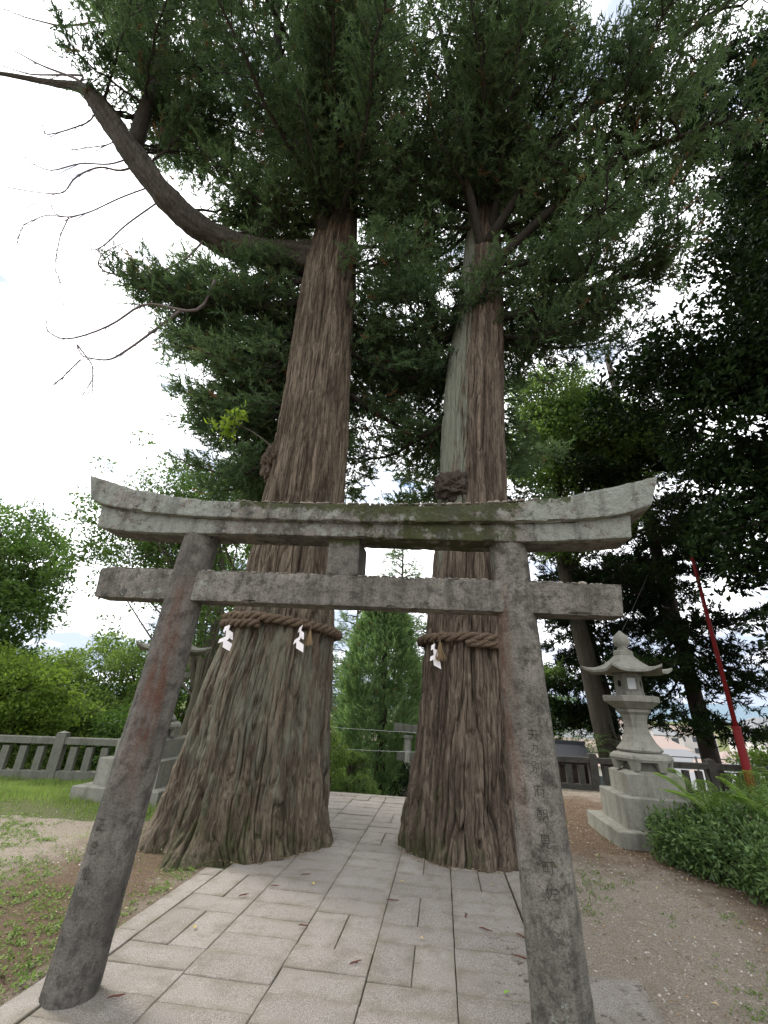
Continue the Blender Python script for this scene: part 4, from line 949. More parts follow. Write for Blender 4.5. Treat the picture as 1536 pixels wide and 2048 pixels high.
# big broadleaf at the far left
build_tree('broadleaf_tree', 'dense green broadleaf tree behind the fence at the left edge', 'tree', (-12.4, 10.8, -.8),
           [(-12.4, 10.8, -.8), (-12.3, 10.8, 1), (-12.4, 10.7, 3), (-12.5, 10.6, 5)], [.22, .19, .14, .06],
           [ell((-12.9, 10.6, 5.0), (1.9, 1.6, 1.6)), ell((-12.2, 10.4, 3.4), (1.8, 1.5, 1.2)), ell((-11.2, 10.4, 4.4), (.9, 1, .8)), ell((-11.6, 10.0, 3.1), (1.3, 1, .6)), ell((-14.5, 10.6, 4), (2, 1.5, 2)), ell((-12.0, 10.8, 1.9), (1.5, .9, .8))],
           640, 62, .14, .06, M['leftleaf'], M['bark_dark'], 31, crad=.38, gapf=.3)
build_tree('maple_tree', 'bright yellow green maple spreading over the left end of the fence', 'tree', (-10.2, 9.6, -.6),
           [(-10.2, 9.6, -.6), (-10.1, 9.6, .6), (-9.9, 9.5, 1.3), (-9.8, 9.5, 1.9)], [.12, .10, .07, .03],
           [ell((-9.9, 9.4, 1.45), (1.9, 1.0, .65)), ell((-10.8, 9.3, 2.0), (1.4, 1, .5)), ell((-8.9, 9.6, 1.0), (.8, .7, .45))],
           300, 70, .075, .05, M['maple'], M['bark_dark'], 32, crad=.34, flat=.35, gapf=.35)
for k, (c, R, mt, lab, nc) in enumerate([((-12.5, 13.2, 1.2), (1.8, 1.3, 1.5), 'bright', 'bright green bush behind the fence, nearest the broadleaf tree', 150),
        ((-10.2, 12.9, 1.2), (1.6, 1.3, 2.0), 'bright', 'tall bright green bush behind the fence with a pointed top', 170),
        ((-8.4, 12.2, 1.0), (1.4, 1.2, 1.9), 'camph', 'mid green bush behind the fence, left of the dark torii pillar', 150),
        ((-9.2, 10.6, .4), (1.3, .9, .9), 'bright', 'low bright bush just behind the fence post', 110),
        ((-7.2, 10.8, .4), (1.0, .8, .9), 'leftleaf', 'low green bush behind the fence balusters near the pillar', 100),
        ((-6.9, 13.5, 1.4), (1.4, 1.2, 2.0), 'camph', 'green bush seen between the pillar and the leaning tree', 110)]):
    b0 = (c[0], c[1], c[2] - R[2] - .3)
    build_tree('green_bush', lab, 'bush', b0, [b0, (c[0], c[1], c[2] - R[2] * .3), (c[0], c[1], c[2] + R[2] * .3)], [.09, .06, .02], [ell(c, R), ell((c[0] + R[0] * .4, c[1] - .3, c[2] - R[2] * .3), (R[0] * .6, R[1] * .6, R[2] * .5))],
               nc * 2, 62, .10, .05, M[mt], M['bark_dark'], 50 + k, crad=.30, flat=.55, gapf=.4, surf=.7, group='bushes behind the left fence')
build_tree('slender_tree', 'leafy mid height tree standing behind the thin forked tree', 'tree', (-7.2, 12.8, -1), [(-7.2, 12.8, -1), (-7.1, 12.8, 1.5), (-7.3, 12.8, 4), (-7.2, 12.7, 6.5)], [.14, .11, .08, .03],
           [ell((-7.6, 12.8, 4.6), (1.9, 1.2, 1.2)), ell((-6.6, 12.8, 6.8), (2.2, 1.3, 1.2)), ell((-9.2, 12.8, 6.6), (1.5, 1.2, .9)), ell((-6.2, 12.8, 3.4), (1.0, .8, .9)), ell((-5.6, 12.8, 7.2), (1.4, 1, 1.0))], 620, 54, .13, .06, M['bright'], M['bark_smooth'], 69, crad=.38, gapf=.1, surf=.2)
# leaning thin tree behind the left lantern
r_ = np.random.default_rng(71); TB = np.array([-5.25, 9.5, -.3])
tt = empty('thin_tree', tuple(TB), 'thin forked tree with bare twigs and sparse leaves behind the left lantern', 'tree'); wb = MB(); cl = []
tr1 = np.array([(-5.3, 9.5, -.3), (-5.25, 9.5, .6), (-5.15, 9.5, 1.4), (-5.2, 9.5, 2.2), (-5.0, 9.5, 3.2), (-5.1, 9.5, 4.2), (-5.4, 9.4, 5.2)])
tr2 = np.array([(-5.2, 9.5, 1.6), (-5.5, 9.5, 2.4), (-5.6, 9.4, 3.2), (-5.75, 9.3, 4.2), (-6.1, 9.2, 5.4)])
wb.tube(tr1 - TB, [.17, .15, .13, .10, .08, .06, .03], 9, wob=.06); wb.tube(tr2 - TB, [.10, .085, .07, .05, .025], 8, wob=.06)
for k in range(46):
    tr = tr1 if k % 3 == 0 else tr2; i0 = r_.integers(2, len(tr)); a = tr[i0]
    e_ = np.array([r_.uniform(-8.9, -4.2), r_.uniform(8.4, 10.2), 0]); e_[2] = r_.uniform(2.9, 6.9) if e_[0] > -7.4 else r_.uniform(4.2, 6.6)
    P = bez(a, e_, r_.uniform(-.2, .5), 9, r_.normal(size=3) * .15); wb.tube(P - TB, np.linspace(.03, .006, 9), 5, False)
    for q in range(7):
        p = P[r_.integers(3, 9)]; d = r_.normal(size=3) * .45; wb.tube(np.array([p, p + d * .5 + [0, 0, .05], p + d]) - TB, [.009, .006, .003], 3, False)
        if r_.random() < .9: cl.append(p + d)
for e0, e1, z0, z1 in ((-8.9, -6.5, 4.4, 6.2), (-7, -4.6, 5.6, 6.9)):
    for k in range(130): cl.append(np.array([r_.uniform(e0, e1), r_.uniform(8.6, 10), r_.uniform(z0, z1)]))
wb.build('trunk', M['bark_smooth'], tt, True); cl = np.array(cl)
V, T, t = clumps_leaves(cl, np.full(len(cl), .28), 34, .105, .048, r_, .6)
obj('crown', mesh_data('crown', V - TB, [T], M['leftleaf'], False, {'tint': t}), tt)

# central cypress with tufted foliage
def cypress(base, H, prof, ntuft, seed, label, mat, K=16, tl=.34, name='cypress_tree', r_x=1.):
    r = np.random.default_rng(seed); B0 = np.array(base, float); root = empty(name, base, label, 'tree')
    MB().tube([(0, 0, 0), (.05, 0, H * .5), (0, 0, H * .95)], [.22, .13, .03], 9, wob=.05).build('trunk', M['bark_dark'], root, True)
    z = r.uniform(.02, 1, ntuft) ** .85; a = r.uniform(0, 2 * PI, ntuft)
    lump = 1 + .16 * fbm(np.cos(a) * 1.8, np.sin(a) * 1.8, z * 7, 3, seed)
    R = np.interp(z, [p[0] for p in prof], [p[1] for p in prof]) * lump * r.uniform(.72, 1.02, ntuft)
    P = np.stack([R * np.cos(a) * r_x, R * np.sin(a), z * H], 1)
    A = norm(np.stack([np.cos(a) * .55, np.sin(a) * .55, r.uniform(.5, 1.1, ntuft)], 1) + r.normal(size=(ntuft, 3)) * .18)
    # each tuft = several sprigs
    m = 5; P6 = np.repeat(P, m, 0) + r.normal(size=(ntuft * m, 3)) * .07; A6 = norm(np.repeat(A, m, 0) + r.normal(size=(ntuft * m, 3)) * .33)
    V, T = needles(P6, A6, r.uniform(.5, 1, len(P6)) * tl, r, K, .10, .028, .5)
    t = np.repeat(np.clip(np.repeat(r.uniform(.0, .7, ntuft), m) + r.uniform(0, .3, ntuft * m), 0, 1), K * 3)
    obj('crown', mesh_data('crown', V, [T], mat, False, {'tint': t, 'tint2': np.repeat(r.uniform(0, 1, len(P6)), K * 3)}), root)
cypress((-1.92, 15.3, -1.8), 6.9, [(0, .7), (.12, 1.1), (.42, 1.32), (.62, 1.3), (.8, .92), (.93, .43), (1, .08)], 2500, 81, 'dense tufted conical cypress seen between the two cedars', M['cyp'], K=10)

# drooping conifers farther back
def droop_conifer(base, H, Rm, seed, label, cnt=70):
    nb = Needles(seed); B0 = np.array(base, float); root = empty('drooping_conifer', base, label, 'tree', 'drooping conifers behind the cypress')
    nb.wood.tube([B0, B0 + [0, 0, H]], [.25, .03], 8)
    for k in range(cnt):
        u = k / cnt; z = H * (.12 + .86 * u); Ln = Rm * (1 - u) ** .8 + .4
        nb.bough(B0 + [0, 0, z], nb.r.uniform(0, 2 * PI), Ln, Ln * .05, .6, -.10, .04, .15, .9, drop=.5)
        P_ = nb.P[-1]
    nb.wood.build('trunk', M['bark_dark'], root, True, tuple(-B0)); V, T, t, t2 = nb.arrays(K=7, nl=.13, nw=.035)
    obj('crown', mesh_data('crown', V - B0, [T], M['deod'], False, {'tint': t, 'tint2': t2 * 0}), root)
droop_conifer((-3.9, 20.5, -3.5), 9.5, 3.0, 91, 'pale drooping conifer showing left of the cypress', 60)
droop_conifer((-1.9, 21.5, -3.5), 12.8, 3.0, 92, 'tall pale conifer whose tips show above the lower torii beam', 60)
droop_conifer((-.4, 19.5, -3.5), 8.6, 2.6, 93, 'drooping conifer showing right of the cypress', 46)

def bush(name, c, R, n_, per, ls, ws, mat, seed, label, cr=.14, flat=.7, droop=0., group=None, surf=.8, upn=.8):
    b0 = (c[0], c[1], c[2] - R[2] - .15)
    return build_tree(name, label, 'bush', b0, [b0, (c[0], c[1], c[2] - R[2] * .3), (c[0], c[1], c[2])], [.04, .03, .01], [ell(c, R)], n_, per, ls, ws, mat, M['bark_dark'], seed, crad=cr, flat=flat, gapf=1., surf=surf, upn=upn, droop=droop, group=group)
bush('arching_bush', (-2.95, 10.6, .30), (.85, .6, .95), 170, 40, .12, .028, M['bright'], 101, 'bright arching bamboo like bush right of the left cedar base', .18, droop=.8)
bush('round_bush', (-1.72, 10.3, -.22), (.45, .45, .40), 200, 36, .045, .022, M['camph'], 102, 'small rounded clipped bush at the end of the path', .07)
tp = build_tree('topiary_pine', 'small cloud pruned pine behind the rounded bush', 'bush', (-2.0, 11.2, -1.), [(-2.0, 11.2, -1.), (-1.95, 11.2, -.2), (-1.98, 11.2, .3)], [.05, .04, .02],
                [ell((-1.98, 11.1, .38), (.30, .28, .11)), ell((-1.85, 11.1, .10), (.22, .2, .08)), ell((-2.1, 11.1, -.1), (.25, .2, .09))], 110, 34, .06, .014, M['camph'], M['bark_smooth'], 103, crad=.07, gapf=1.)
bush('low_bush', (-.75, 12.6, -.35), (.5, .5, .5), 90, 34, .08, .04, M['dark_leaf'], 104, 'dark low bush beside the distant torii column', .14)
bush('low_bush', (-3.3, 12.0, -.2), (.9, .6, .8), 120, 34, .09, .04, M['bright'], 105, 'green bush below the drooping conifer', .16)

# tree with mossy trunk and mid green crown on the right
build_tree('camphor_tree', 'mid green broadleaf tree with a mossy leaning trunk behind the right lantern', 'tree', (4.55, 14, -.9),
           [(4.6, 14, -.9), (4.45, 14, .8), (4.22, 14, 3.2), (3.95, 14, 5.5), (3.8, 13.9, 7.6), (4.3, 13.8, 9.5), (4.5, 13.8, 11.5)], [.30, .27, .24, .2, .17, .11, .05],
           [ell((4.1, 13.6, 12.0), (1.5, 1.2, 1.5)), ell((5.8, 13.0, 9.9), (1.7, 1.0, 1.2)), ell((5.2, 13.8, 10.6), (2.0, 1.5, 1.6)), ell((3.5, 13.6, 9.9), (1.2, 1.2, 1.5)), ell((6.5, 13.8, 9.6), (1.4, 1.2, 1.1)), ell((4.9, 13.6, 8.6), (1.7, 1.2, .9)), ell((3.9, 13.4, 6.6), (1.1, 1, .6)), ell((5.4, 13.4, 7.2), (1.1, 1, .6))],
           1050, 58, .13, .065, M['camph'], M['bark_mossy'], 111, crad=.44, gapf=.4)
# dark conifers on the right
def dark_conifer(base, tops, spec, seed, label, mat='dark_leaf'):
    nb = Needles(seed); B0 = np.array(base, float); root = empty('dark_conifer', base, label, 'tree', 'dark trees on the right')
    P = np.array(tops, float); nb.wood.tube(P, np.linspace(.24, .10, len(P)), 10, wob=.05)
    for z0, z1, a0, a1, l0, l1, ra, rb, cnt in spec:
        for k in range(cnt):
            z = nb.r.uniform(z0, z1); a = np.array([np.interp(z, P[:, 2], P[:, q]) for q in (0, 1)] + [z]); nb.bough(a, rads(nb.r.uniform(a0, a1)), nb.r.uniform(l0, l1), nb.r.uniform(ra, rb), .9, .1, .04, .12)
    nb.wood.build('trunk', M['bark_dark'], root, True, tuple(-B0)); V, T, t, t2 = nb.arrays(K=8, nl=.13, nw=.042)
    obj('crown', mesh_data('crown', V - B0, [T], M[mat], False, {'tint': t, 'tint2': t2 * 0}), root)
dark_conifer((6.85, 13.6, -.8), [(6.85, 13.6, -.8), (6.8, 13.6, .4), (6.73, 13.6, 3), (6.6, 13.6, 6.5), (6.5, 13.6, 10), (6.4, 13.6, 14)],
             [(1.8, 4.5, 120, 330, 1.0, 2.4, -1.2, -.2, 16), (4, 9, 0, 360, 1.6, 3.2, -1.2, .4, 40), (9, 13.5, 0, 360, 1.4, 2.8, -.6, .6, 16)], 121, 'dark conifer with a bare lower trunk behind the red pole')
dark_conifer((5.2, 15.5, -1.2), [(5.2, 15.5, -1.2), (5.1, 15.5, 2), (4.7, 15.5, 5), (4.4, 15.5, 8)],
             [(1.4, 5, 150, 380, .8, 2.0, -1.2, -.2, 22), (4.5, 8, 0, 360, 1.2, 2.4, -.8, .2, 16)], 122, 'dark feathery conifer between the mossy trunk and the red pole')
dark_conifer((3.0, 16.5, -1.2), [(3.0, 16.5, -1.2), (3.0, 16.5, 2), (3.0, 16.5, 6)],
             [(.6, 3.6, 0, 360, .8, 1.6, -.9, -.1, 16)], 124, 'small feathery conifer seen right of the pale torii pillar', 'camph')
# the massive dark evergreen at the right edge
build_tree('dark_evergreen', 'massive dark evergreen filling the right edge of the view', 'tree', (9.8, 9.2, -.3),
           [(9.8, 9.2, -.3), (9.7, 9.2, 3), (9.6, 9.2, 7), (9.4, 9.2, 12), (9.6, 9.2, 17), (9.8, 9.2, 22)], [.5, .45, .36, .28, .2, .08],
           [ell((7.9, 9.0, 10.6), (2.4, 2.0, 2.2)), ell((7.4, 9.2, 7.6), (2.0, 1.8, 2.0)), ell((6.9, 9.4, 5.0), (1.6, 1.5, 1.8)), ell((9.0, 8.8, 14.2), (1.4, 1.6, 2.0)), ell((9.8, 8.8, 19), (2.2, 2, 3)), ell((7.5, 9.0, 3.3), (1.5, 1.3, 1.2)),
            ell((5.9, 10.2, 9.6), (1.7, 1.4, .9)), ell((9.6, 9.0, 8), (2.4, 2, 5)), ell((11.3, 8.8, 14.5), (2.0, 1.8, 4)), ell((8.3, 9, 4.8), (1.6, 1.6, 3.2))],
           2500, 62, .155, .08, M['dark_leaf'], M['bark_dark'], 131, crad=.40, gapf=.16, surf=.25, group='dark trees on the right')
build_tree('green_shrub', 'sunlit green shrub behind the fence at the right edge', 'bush', (9.4, 14, -1.2), [(9.4, 14, -1.2), (9.4, 14, 0), (9.4, 14, .8)], [.07, .05, .02], [ell((9.6, 14, .55), (1.6, 1, .9)), ell((8.4, 14.2, .2), (.9, .8, .5))], 150, 50, .11, .05, M['bright'], M['bark_dark'], 141, crad=.28)

# cycad behind the right fence
root = empty('cycad', (3.75, 13.6, -.4), 'spiky cycad behind the dark balustrade beside the pale pillar', 'plant')
MB().tube([(0, 0, -.4), (0, 0, 0), (0, 0, .8)], [.2, .2, .16], 9, wob=.1).build('trunk', M['bark_dark'], root)
for k in range(26):
    a = k * 2.4; P = bez((0, 0, .75), (math.cos(a) * .85, math.sin(a) * .85, 1.15 + .3 * math.sin(k)), .5, 10); d = norm(np.gradient(P, axis=0)); r = np.random.default_rng(k)
    pp = np.repeat(P[2:], 8, 0) + np.repeat(d[2:], 8, 0) * r.uniform(-.05, .05, (64, 1)); dd = np.repeat(d[2:], 8, 0); sd = norm(np.cross(dd, [0, 0, 1.])) * np.where(np.arange(64) % 2, 1, -1)[:, None]
    V, T, t = leaf_quads(pp, norm(sd + dd * .6), np.tile([0, 0, 1.], (64, 1)), np.full(64, .15), np.full(64, .016), r.uniform(0, .6, 64)); obj('frond', mesh_data('frond', V, [T], M['nand'], False, {'tint': t, 'tint2': t * 0}), root)

# ------------------------------------------------------------------ right foreground shrubs and fern
for k, (c, R, nn, lab) in enumerate([((3.35, 6.15, .20), (.85, .62, .36), 430, 'dense dark green shrub hiding the foot of the right lantern'),
                                     ((3.60, 5.35, .15), (.80, .42, .30), 330, 'low front shrub spilling over the gravel at the right edge'),
                                     ((4.65, 6.3, .22), (.95, .9, .38), 300, 'dark shrub at the right edge behind the front shrub'),
                                     ((4.5, 7.8, .22), (1.2, .8, .36), 240, 'shrub right of the lantern in front of the dark balustrade'),
                                     ((2.78, 6.42, .22), (.34, .36, .32), 110, 'small shrub spur touching the lantern base corner'),
                                     ((6.2, 8.6, .3), (1.2, 1.2, .5), 150, 'far shrub below the red pole')]):
    bush('leafy_shrub', c, R, nn, 46, .062, .024, M['nand'], 150 + k, lab, .15, group='dark leafy shrubs on the right', surf=.72)
def frond(p, az, Ln, lift, parent, B0, seed):
    r = np.random.default_rng(seed); e_ = np.array(p) + np.array([math.cos(az), math.sin(az), 0]) * Ln * .75 + np.array([0, 0, lift]); P = bez(p, e_, .28 * Ln, 26); d = norm(np.gradient(P, axis=0)); b = MB(); b.tube(P - B0, np.linspace(.004, .0015, 26), 3, False)
    for k in range(4, 26):
        w = .20 * Ln * 1.6 * math.sin(PI * (k - 2) / 25) ** .8
        sd0 = norm(np.cross(d[k], [0, 0, 1.]))
        for s_ in (1, -1):
            tip = norm(sd0 * s_ + d[k] * .45 + np.array([0, 0, -.15])); m = 9; q = np.linspace(.08, 1, m)[:, None]; base = P[k] + tip * w * q
            nd = np.where(np.arange(m) % 2, 1, -1)[:, None] * np.cross(tip, [0, 0, 1.]) ; V, T, t = leaf_quads(base - tip * w * .1, norm(nd + tip * .8), np.tile([0, 0, 1.], (m, 1)), np.full(m, .045), np.full(m, .020), r.uniform(.3, 1, m)); b.add(V - B0, [T], tint=t)
    me = b.data('frond', M['fern']); return obj('frond', me, parent)
for fi, (bp, lab, frs) in enumerate([((3.05, 6.35, .42), 'pale green fern rising from the shrub nearest the lantern base', [(2.8, .62, .46), (3.3, .62, .32), (2.2, .5, .50), (1.2, .42, .40), (.5, .4, .3)]),
                         ((3.60, 6.25, .40), 'tall arching pale fern standing above the shrubs', [(1.3, .5, .55), (1.9, .55, .50), (2.6, .5, .48), (3.4, .45, .34), (1.0, .4, .60)])]):
    root = empty('fern', bp, lab, 'fern'); B0 = np.array(bp)
    for k, (a, l_, li) in enumerate(frs): frond(bp, a, l_, li, root, B0, 300 + fi * 10 + k)

# ------------------------------------------------------------------ red pole, far torii, small roof, railing, town
n = N('red_paint', .6, .3); n.color(n.mix(n.noise(6, 5, .7, n.map((1, 1, .3))), (.30, .02, .022), (.16, .014, .016))); M['red'] = n.m
root = empty('red_pole', (6.55, 12.1, -.1), 'tall red painted steel pole rising in front of the dark balustrade', 'pole')
root.location = (6.55, 11.75, -.1)
MB().lathe([(.088, 0), (.085, .7), (.082, 1.42), (.078, 1.45)], 16).build('lower_tube', M['red'], root, True)
MB().lathe([(.095, 0), (.095, .045), (.085, .05)], 16, 0, (0, 0, 1.45)).build('collar', M['red'], root)
MB().lathe([(.050, 1.5), (.045, 4.6), (.04, 5.6)], 14).build('upper_tube', M['red'], root, True)
# far torii down the steps
root = empty('distant_torii', (.13, 13.5, -1.6), 'small grey stone torii standing below the end of the path', 'torii gate')
for x in (-1.08, 1.3): MB().tube([(x, 0, -.2), (x * .985, 0, 2.35)], [.11, .095], 12).build('pillar', M['granite'], root, True); MB().lathe([(.13, 2.3), (.14, 2.36), (.12, 2.38)], 12, 0, (x * .985, 0, 0)).build('pillar_cap', M['granite'], root)
xs_ = np.linspace(-1.44, 1.66, 30); zz = 2.50 + .07 * ((xs_ - .1) / 1.5) ** 2
b = MB()
for a in range(29): b.box(((xs_[a] + xs_[a + 1]) / 2, 0, (zz[a] + zz[a + 1]) / 2), (xs_[1] - xs_[0] + .001, .24, .2 + .0005 * (a % 2)))
b.build('top_beam', M['fence_stone'], root); MB().box((.1, 0, 1.86), (2.9, .14, .2)).build('tie_beam', M['fence_stone'], root)
# small dark roof behind the balustrade
n = N('dark_tiles', .6, .4); n.color((.03, .032, .038)); M['dtile'] = n.m
root = empty('small_shrine', (3.05, 13.2, -.9), 'small dark roofed shrine just behind the balustrade', 'shrine')
MB().box((0, 0, .62), (.7, .6, 1.25)).build('body', M['bark_dark'], root)
b = MB(); b.add([(-.62, -.55, 1.42), (.62, -.55, 1.42), (.55, 0, 1.72), (-.55, 0, 1.72), (-.62, .55, 1.42), (.62, .55, 1.42), (-.62, -.55, 1.36), (.62, -.55, 1.36), (.62, .55, 1.36), (-.62, .55, 1.36)], [np.array([(0, 1, 2, 3), (3, 2, 5, 4), (6, 9, 8, 7), (0, 6, 7, 1), (4, 5, 8, 9)]), np.array([(0, 3, 4), (1, 5, 2)])]); b.build('roof', M['dtile'], root)
MB().box((0, 0, 1.73), (1.2, .1, .07)).build('ridge', M['dtile'], root); MB().box((0, 0, 1.3), (.9, .8, .12)).build('eave_beam', M['bark_dark'], root)
# metal railing beyond
n = N('rail_metal', .5, .4); n.color((.12, .125, .13)); M['rail'] = n.m
root = empty('metal_railing', (7, 19, -1.9), 'thin grey metal railing seen between the trunks on the right', 'railing')
pm = MB().box((0, 0, 1.1), (.05, .05, 2.2)).data('post', M['rail'])
for k in range(9): obj('post', pm, root, (-5 + k * 1.4, 0, 0))
for z in (2.15, 1.8): MB().box((.6, 0, z), (11.3, .035, .035)).build('rail', M['rail'], root)

n = N('plaster', .9, .2); n.color(n.mix(n.rnd(), (.62, .58, .55), (.50, .47, .45))); M['plaster'] = n.m
n = N('glass_dark', .2, .5); n.color((.05, .06, .07)); M['glass'] = n.m
n = N('roof_tiles', .8, .3); n.color(n.mix(n.noise(3), (.27, .20, .17), (.20, .165, .145))); M['rtile'] = n.m
n = N('roof_grey', .8, .3); n.color((.16, .165, .17)); M['gtile'] = n.m
def house(x, y, z, w, d, h, rm, label, fl=2, rz=0):
    root = empty('house', (x, y, z), label, 'house', 'houses of the town beyond the precinct', rz=rz)
    MB().box((0, 0, h / 2), (w, d, h)).build('wall', M['plaster'], root)
    b = MB(); e_ = .5; rh = w * .16
    b.add([(-w / 2 - e_, -d / 2 - e_, h), (w / 2 + e_, -d / 2 - e_, h), (w / 2 + e_, d / 2 + e_, h), (-w / 2 - e_, d / 2 + e_, h), (-w / 4, 0, h + rh), (w / 4, 0, h + rh)], [np.array([(0, 1, 5, 4), (2, 3, 4, 5), (3, 2, 1, 0)]), np.array([(1, 2, 5), (3, 0, 4)])]); b.build('roof', M[rm], root)
    gd = MB().box((0, 0, 0), (1.5, .06, 1.2)).data('window', M['glass'])
    nw = max(2, int(w / 3))
    for f in range(fl):
        for k in range(nw): o = obj('window', gd, root, (-w / 2 + w * (k + .5) / nw, -d / 2 - .02, h * (f + .55) / fl))
tr_ = random.Random(9)
hs = [(14, 52, 'rtile', 'white house with red roof right of the pale torii pillar'), (24, 60, 'gtile', 'pale house with grey roof behind the right lantern'), (33, 56, 'rtile', 'pale house with brown roof left of the red pole'), (44, 62, 'gtile', 'pale house with grey roof at the right edge of the town'),
      (20, 85, 'gtile', 'far grey roofed house in the second row, left'), (36, 92, 'rtile', 'far brown roofed house in the second row, centre'), (56, 88, 'gtile', 'far grey roofed house in the second row, right'), (70, 110, 'rtile', 'farthest brown roofed house by the right edge'),
      (-28, 60, 'gtile', 'grey roofed house beyond the bushes on the left'), (-42, 70, 'rtile', 'brown roofed house beyond the broadleaf tree'), (-12, 75, 'rtile', 'brown roofed house left of the cypress'), (4, 95, 'gtile', 'grey roofed house behind the right cedar')]
nm_ = ['first', 'second', 'third', 'fourth', 'fifth', 'sixth', 'seventh', 'eighth']
for k in range(8): hs.append((10 + k * 11.5, 128 + (k % 3) * 9, ('gtile', 'rtile')[k % 2], 'far house in the hazy back row of the town, %s from the left' % nm_[k]))
for k in range(5): hs.append((26 + k * 8.5, 42, ('gtile', 'rtile', 'gtile')[k % 3], 'nearest town house below the dark balustrade, %s from the left' % nm_[k]))
for x, y, rm, lab in hs: house(x, y, -12 + (.02 * (y - 60) if y > 100 else 0), tr_.uniform(10, 15), 9, tr_.uniform(8, 11.5), rm, lab, 3, tr_.uniform(-.3, .3))
# wires
n = N('wire', .6); n.color((.05, .05, .05)); M['wire'] = n.m
n = N('pale_wire', .6); n.color((.45, .45, .45)); M['pwire'] = n.m
for k, (a, b_, m_, lab) in enumerate([((-4.5, 12.8, .95), (1.2, 12.8, .90), 'pwire', 'topmost thin pale wire strung in front of the cypress'), ((-3.2, 12.7, .42), (1.0, 12.7, .52), 'pwire', 'lower thin pale wire strung in front of the cypress'), ((3.0, 8.4, 2.55), (6.6, 13.4, 6.2), 'wire', 'thin slanting wire rising from behind the right lantern'), ((9.0, 20, 3.6), (14, 20, 4.6), 'wire', 'thin wire against the sky right of the red pole')]):
    o = MB().tube(bez(a, b_, -.08, 10), .0035, 4).build('wire', M[m_]); tag(o, lab, 'wire')

# ------------------------------------------------------------------ ground cover
def gz(x, y): return gheight(x, y) + np.where((np.abs(x) < 12) & (y < 14), .022 * fbm(x * 1.3, y * 1.3, 0, 5, 3) + .006 * fbm(x * 9, y * 9, 0, 2, 5), 0)
def blades(n_, xr, yr, hmin, hmax, mask, seed, w=.007):
    r = np.random.default_rng(seed); x = r.uniform(*xr, n_); y = r.uniform(*yr, n_); k = mask(x, y, r); x, y = x[k], y[k]; m = len(x)
    P = np.stack([x, y, gz(x, y) - .01], 1); a = r.uniform(0, 2 * PI, m); h = r.uniform(hmin, hmax, m) * (.7 + .3 * vnoise(x * 3, y * 3, 0, seed))
    s = np.stack([np.cos(a), np.sin(a), 0 * a], 1); le = np.stack([-np.sin(a), np.cos(a), 0 * a], 1) * r.uniform(-.5, .5, (m, 1)) + r.normal(size=(m, 3)) * .12 * np.array([1, 1, 0])
    up = np.array([0, 0, 1.]); mid = P + (up + le * .35) * (h * .55)[:, None]; tip = P + (up * .85 + le * 1.1) * h[:, None]
    V = np.stack([P - s * w / 2, P + s * w / 2, mid + s * w * .35, mid - s * w * .35, tip], 1).reshape(-1, 3); b = np.arange(m)[:, None] * 5
    t = np.repeat(np.clip(.5 + .35 * vnoise(x * 2, y * 2, 1, seed) + r.uniform(-.3, .3, m), 0, 1), 5)
    return V, [b + np.array([0, 1, 2, 3]), b + np.array([3, 2, 4])], t
V, F, t = blades(46000, (-9.5, -3.2), (6.15, 9.3), .05, .17, lambda x, y, r: (y < bound(x) + .1) & (y > 6.35 + .35 * vnoise(x * 1.5, y * .5, 0, 2) + .5 * r.uniform(size=len(x))) & ~((x > -5.6) & (x < -4.1) & (y > 7.1)) & (x < -3.9 + r.uniform(-.4, .2, len(x))), 401)
tag(obj('grass', mesh_data('grass', V, F, M['grass'], False, {'tint': t})), 'bright tall grass in front of the left balustrade', 'grass', kind='stuff')
V, F, t = blades(26000, (-8, -2.3), (2.2, 6.6), .015, .055, lambda x, y, r: (fbm(x * 1.7, y * 1.7, 0, 4, 31) + .15 * r.normal(size=len(x)) > .14) , 402, .006)
tag(obj('short_grass', mesh_data('short_grass', V, F, M['grass'], False, {'tint': t * .8})), 'thin patches of short grass on the soil left of the path', 'grass', kind='stuff')
def weeds(n_, mask, xr, yr, seed, ls=.022, hh=.02):
    r = np.random.default_rng(seed); x = r.uniform(*xr, n_); y = r.uniform(*yr, n_); k = mask(x, y, r); x, y = x[k], y[k]
    C = np.repeat(np.stack([x, y, gz(x, y)], 1), 7, 0); m = len(C); C[:, :2] += r.normal(size=(m, 2)) * .018; C[:, 2] += r.uniform(0, hh, m)
    return leaf_quads(C, rdir(m, r, .25, .5), rdir(m, r, 1.6), ls * r.uniform(.6, 1.5, m), ls * .55 * r.uniform(.7, 1.3, m), r.uniform(0, 1, m))
def wmask(x, y, r):
    v = fbm(x * 1.5, y * 1.5, 0, 4, 51) + .12 * r.normal(size=len(x)); dpath = np.abs(x + 2.32) < .12
    return (v > .10) | (dpath & (r.random(len(x)) < .5)) 
V, T, t = weeds(11000, wmask, (-8, -2.28), (2.2, 6.9), 403)
tag(obj('weeds', mesh_data('weeds', V, [T], M['weed'], False, {'tint': t})), 'low clover like weeds scattered left of the path', 'weeds', kind='stuff')
V, T, t = weeds(6500, lambda x, y, r: ((fbm(x * 2.2, y * 2.2, 0, 4, 61) + .1 * r.normal(size=len(x))) > .27) & (x > .85), (.8, 5.5), (2.2, 9), 404, .02)
tag(obj('weeds', mesh_data('weeds', V, [T], M['weed'], False, {'tint': t * .6})), 'sparse low weeds on the gravel right of the path', 'weeds', kind='stuff')
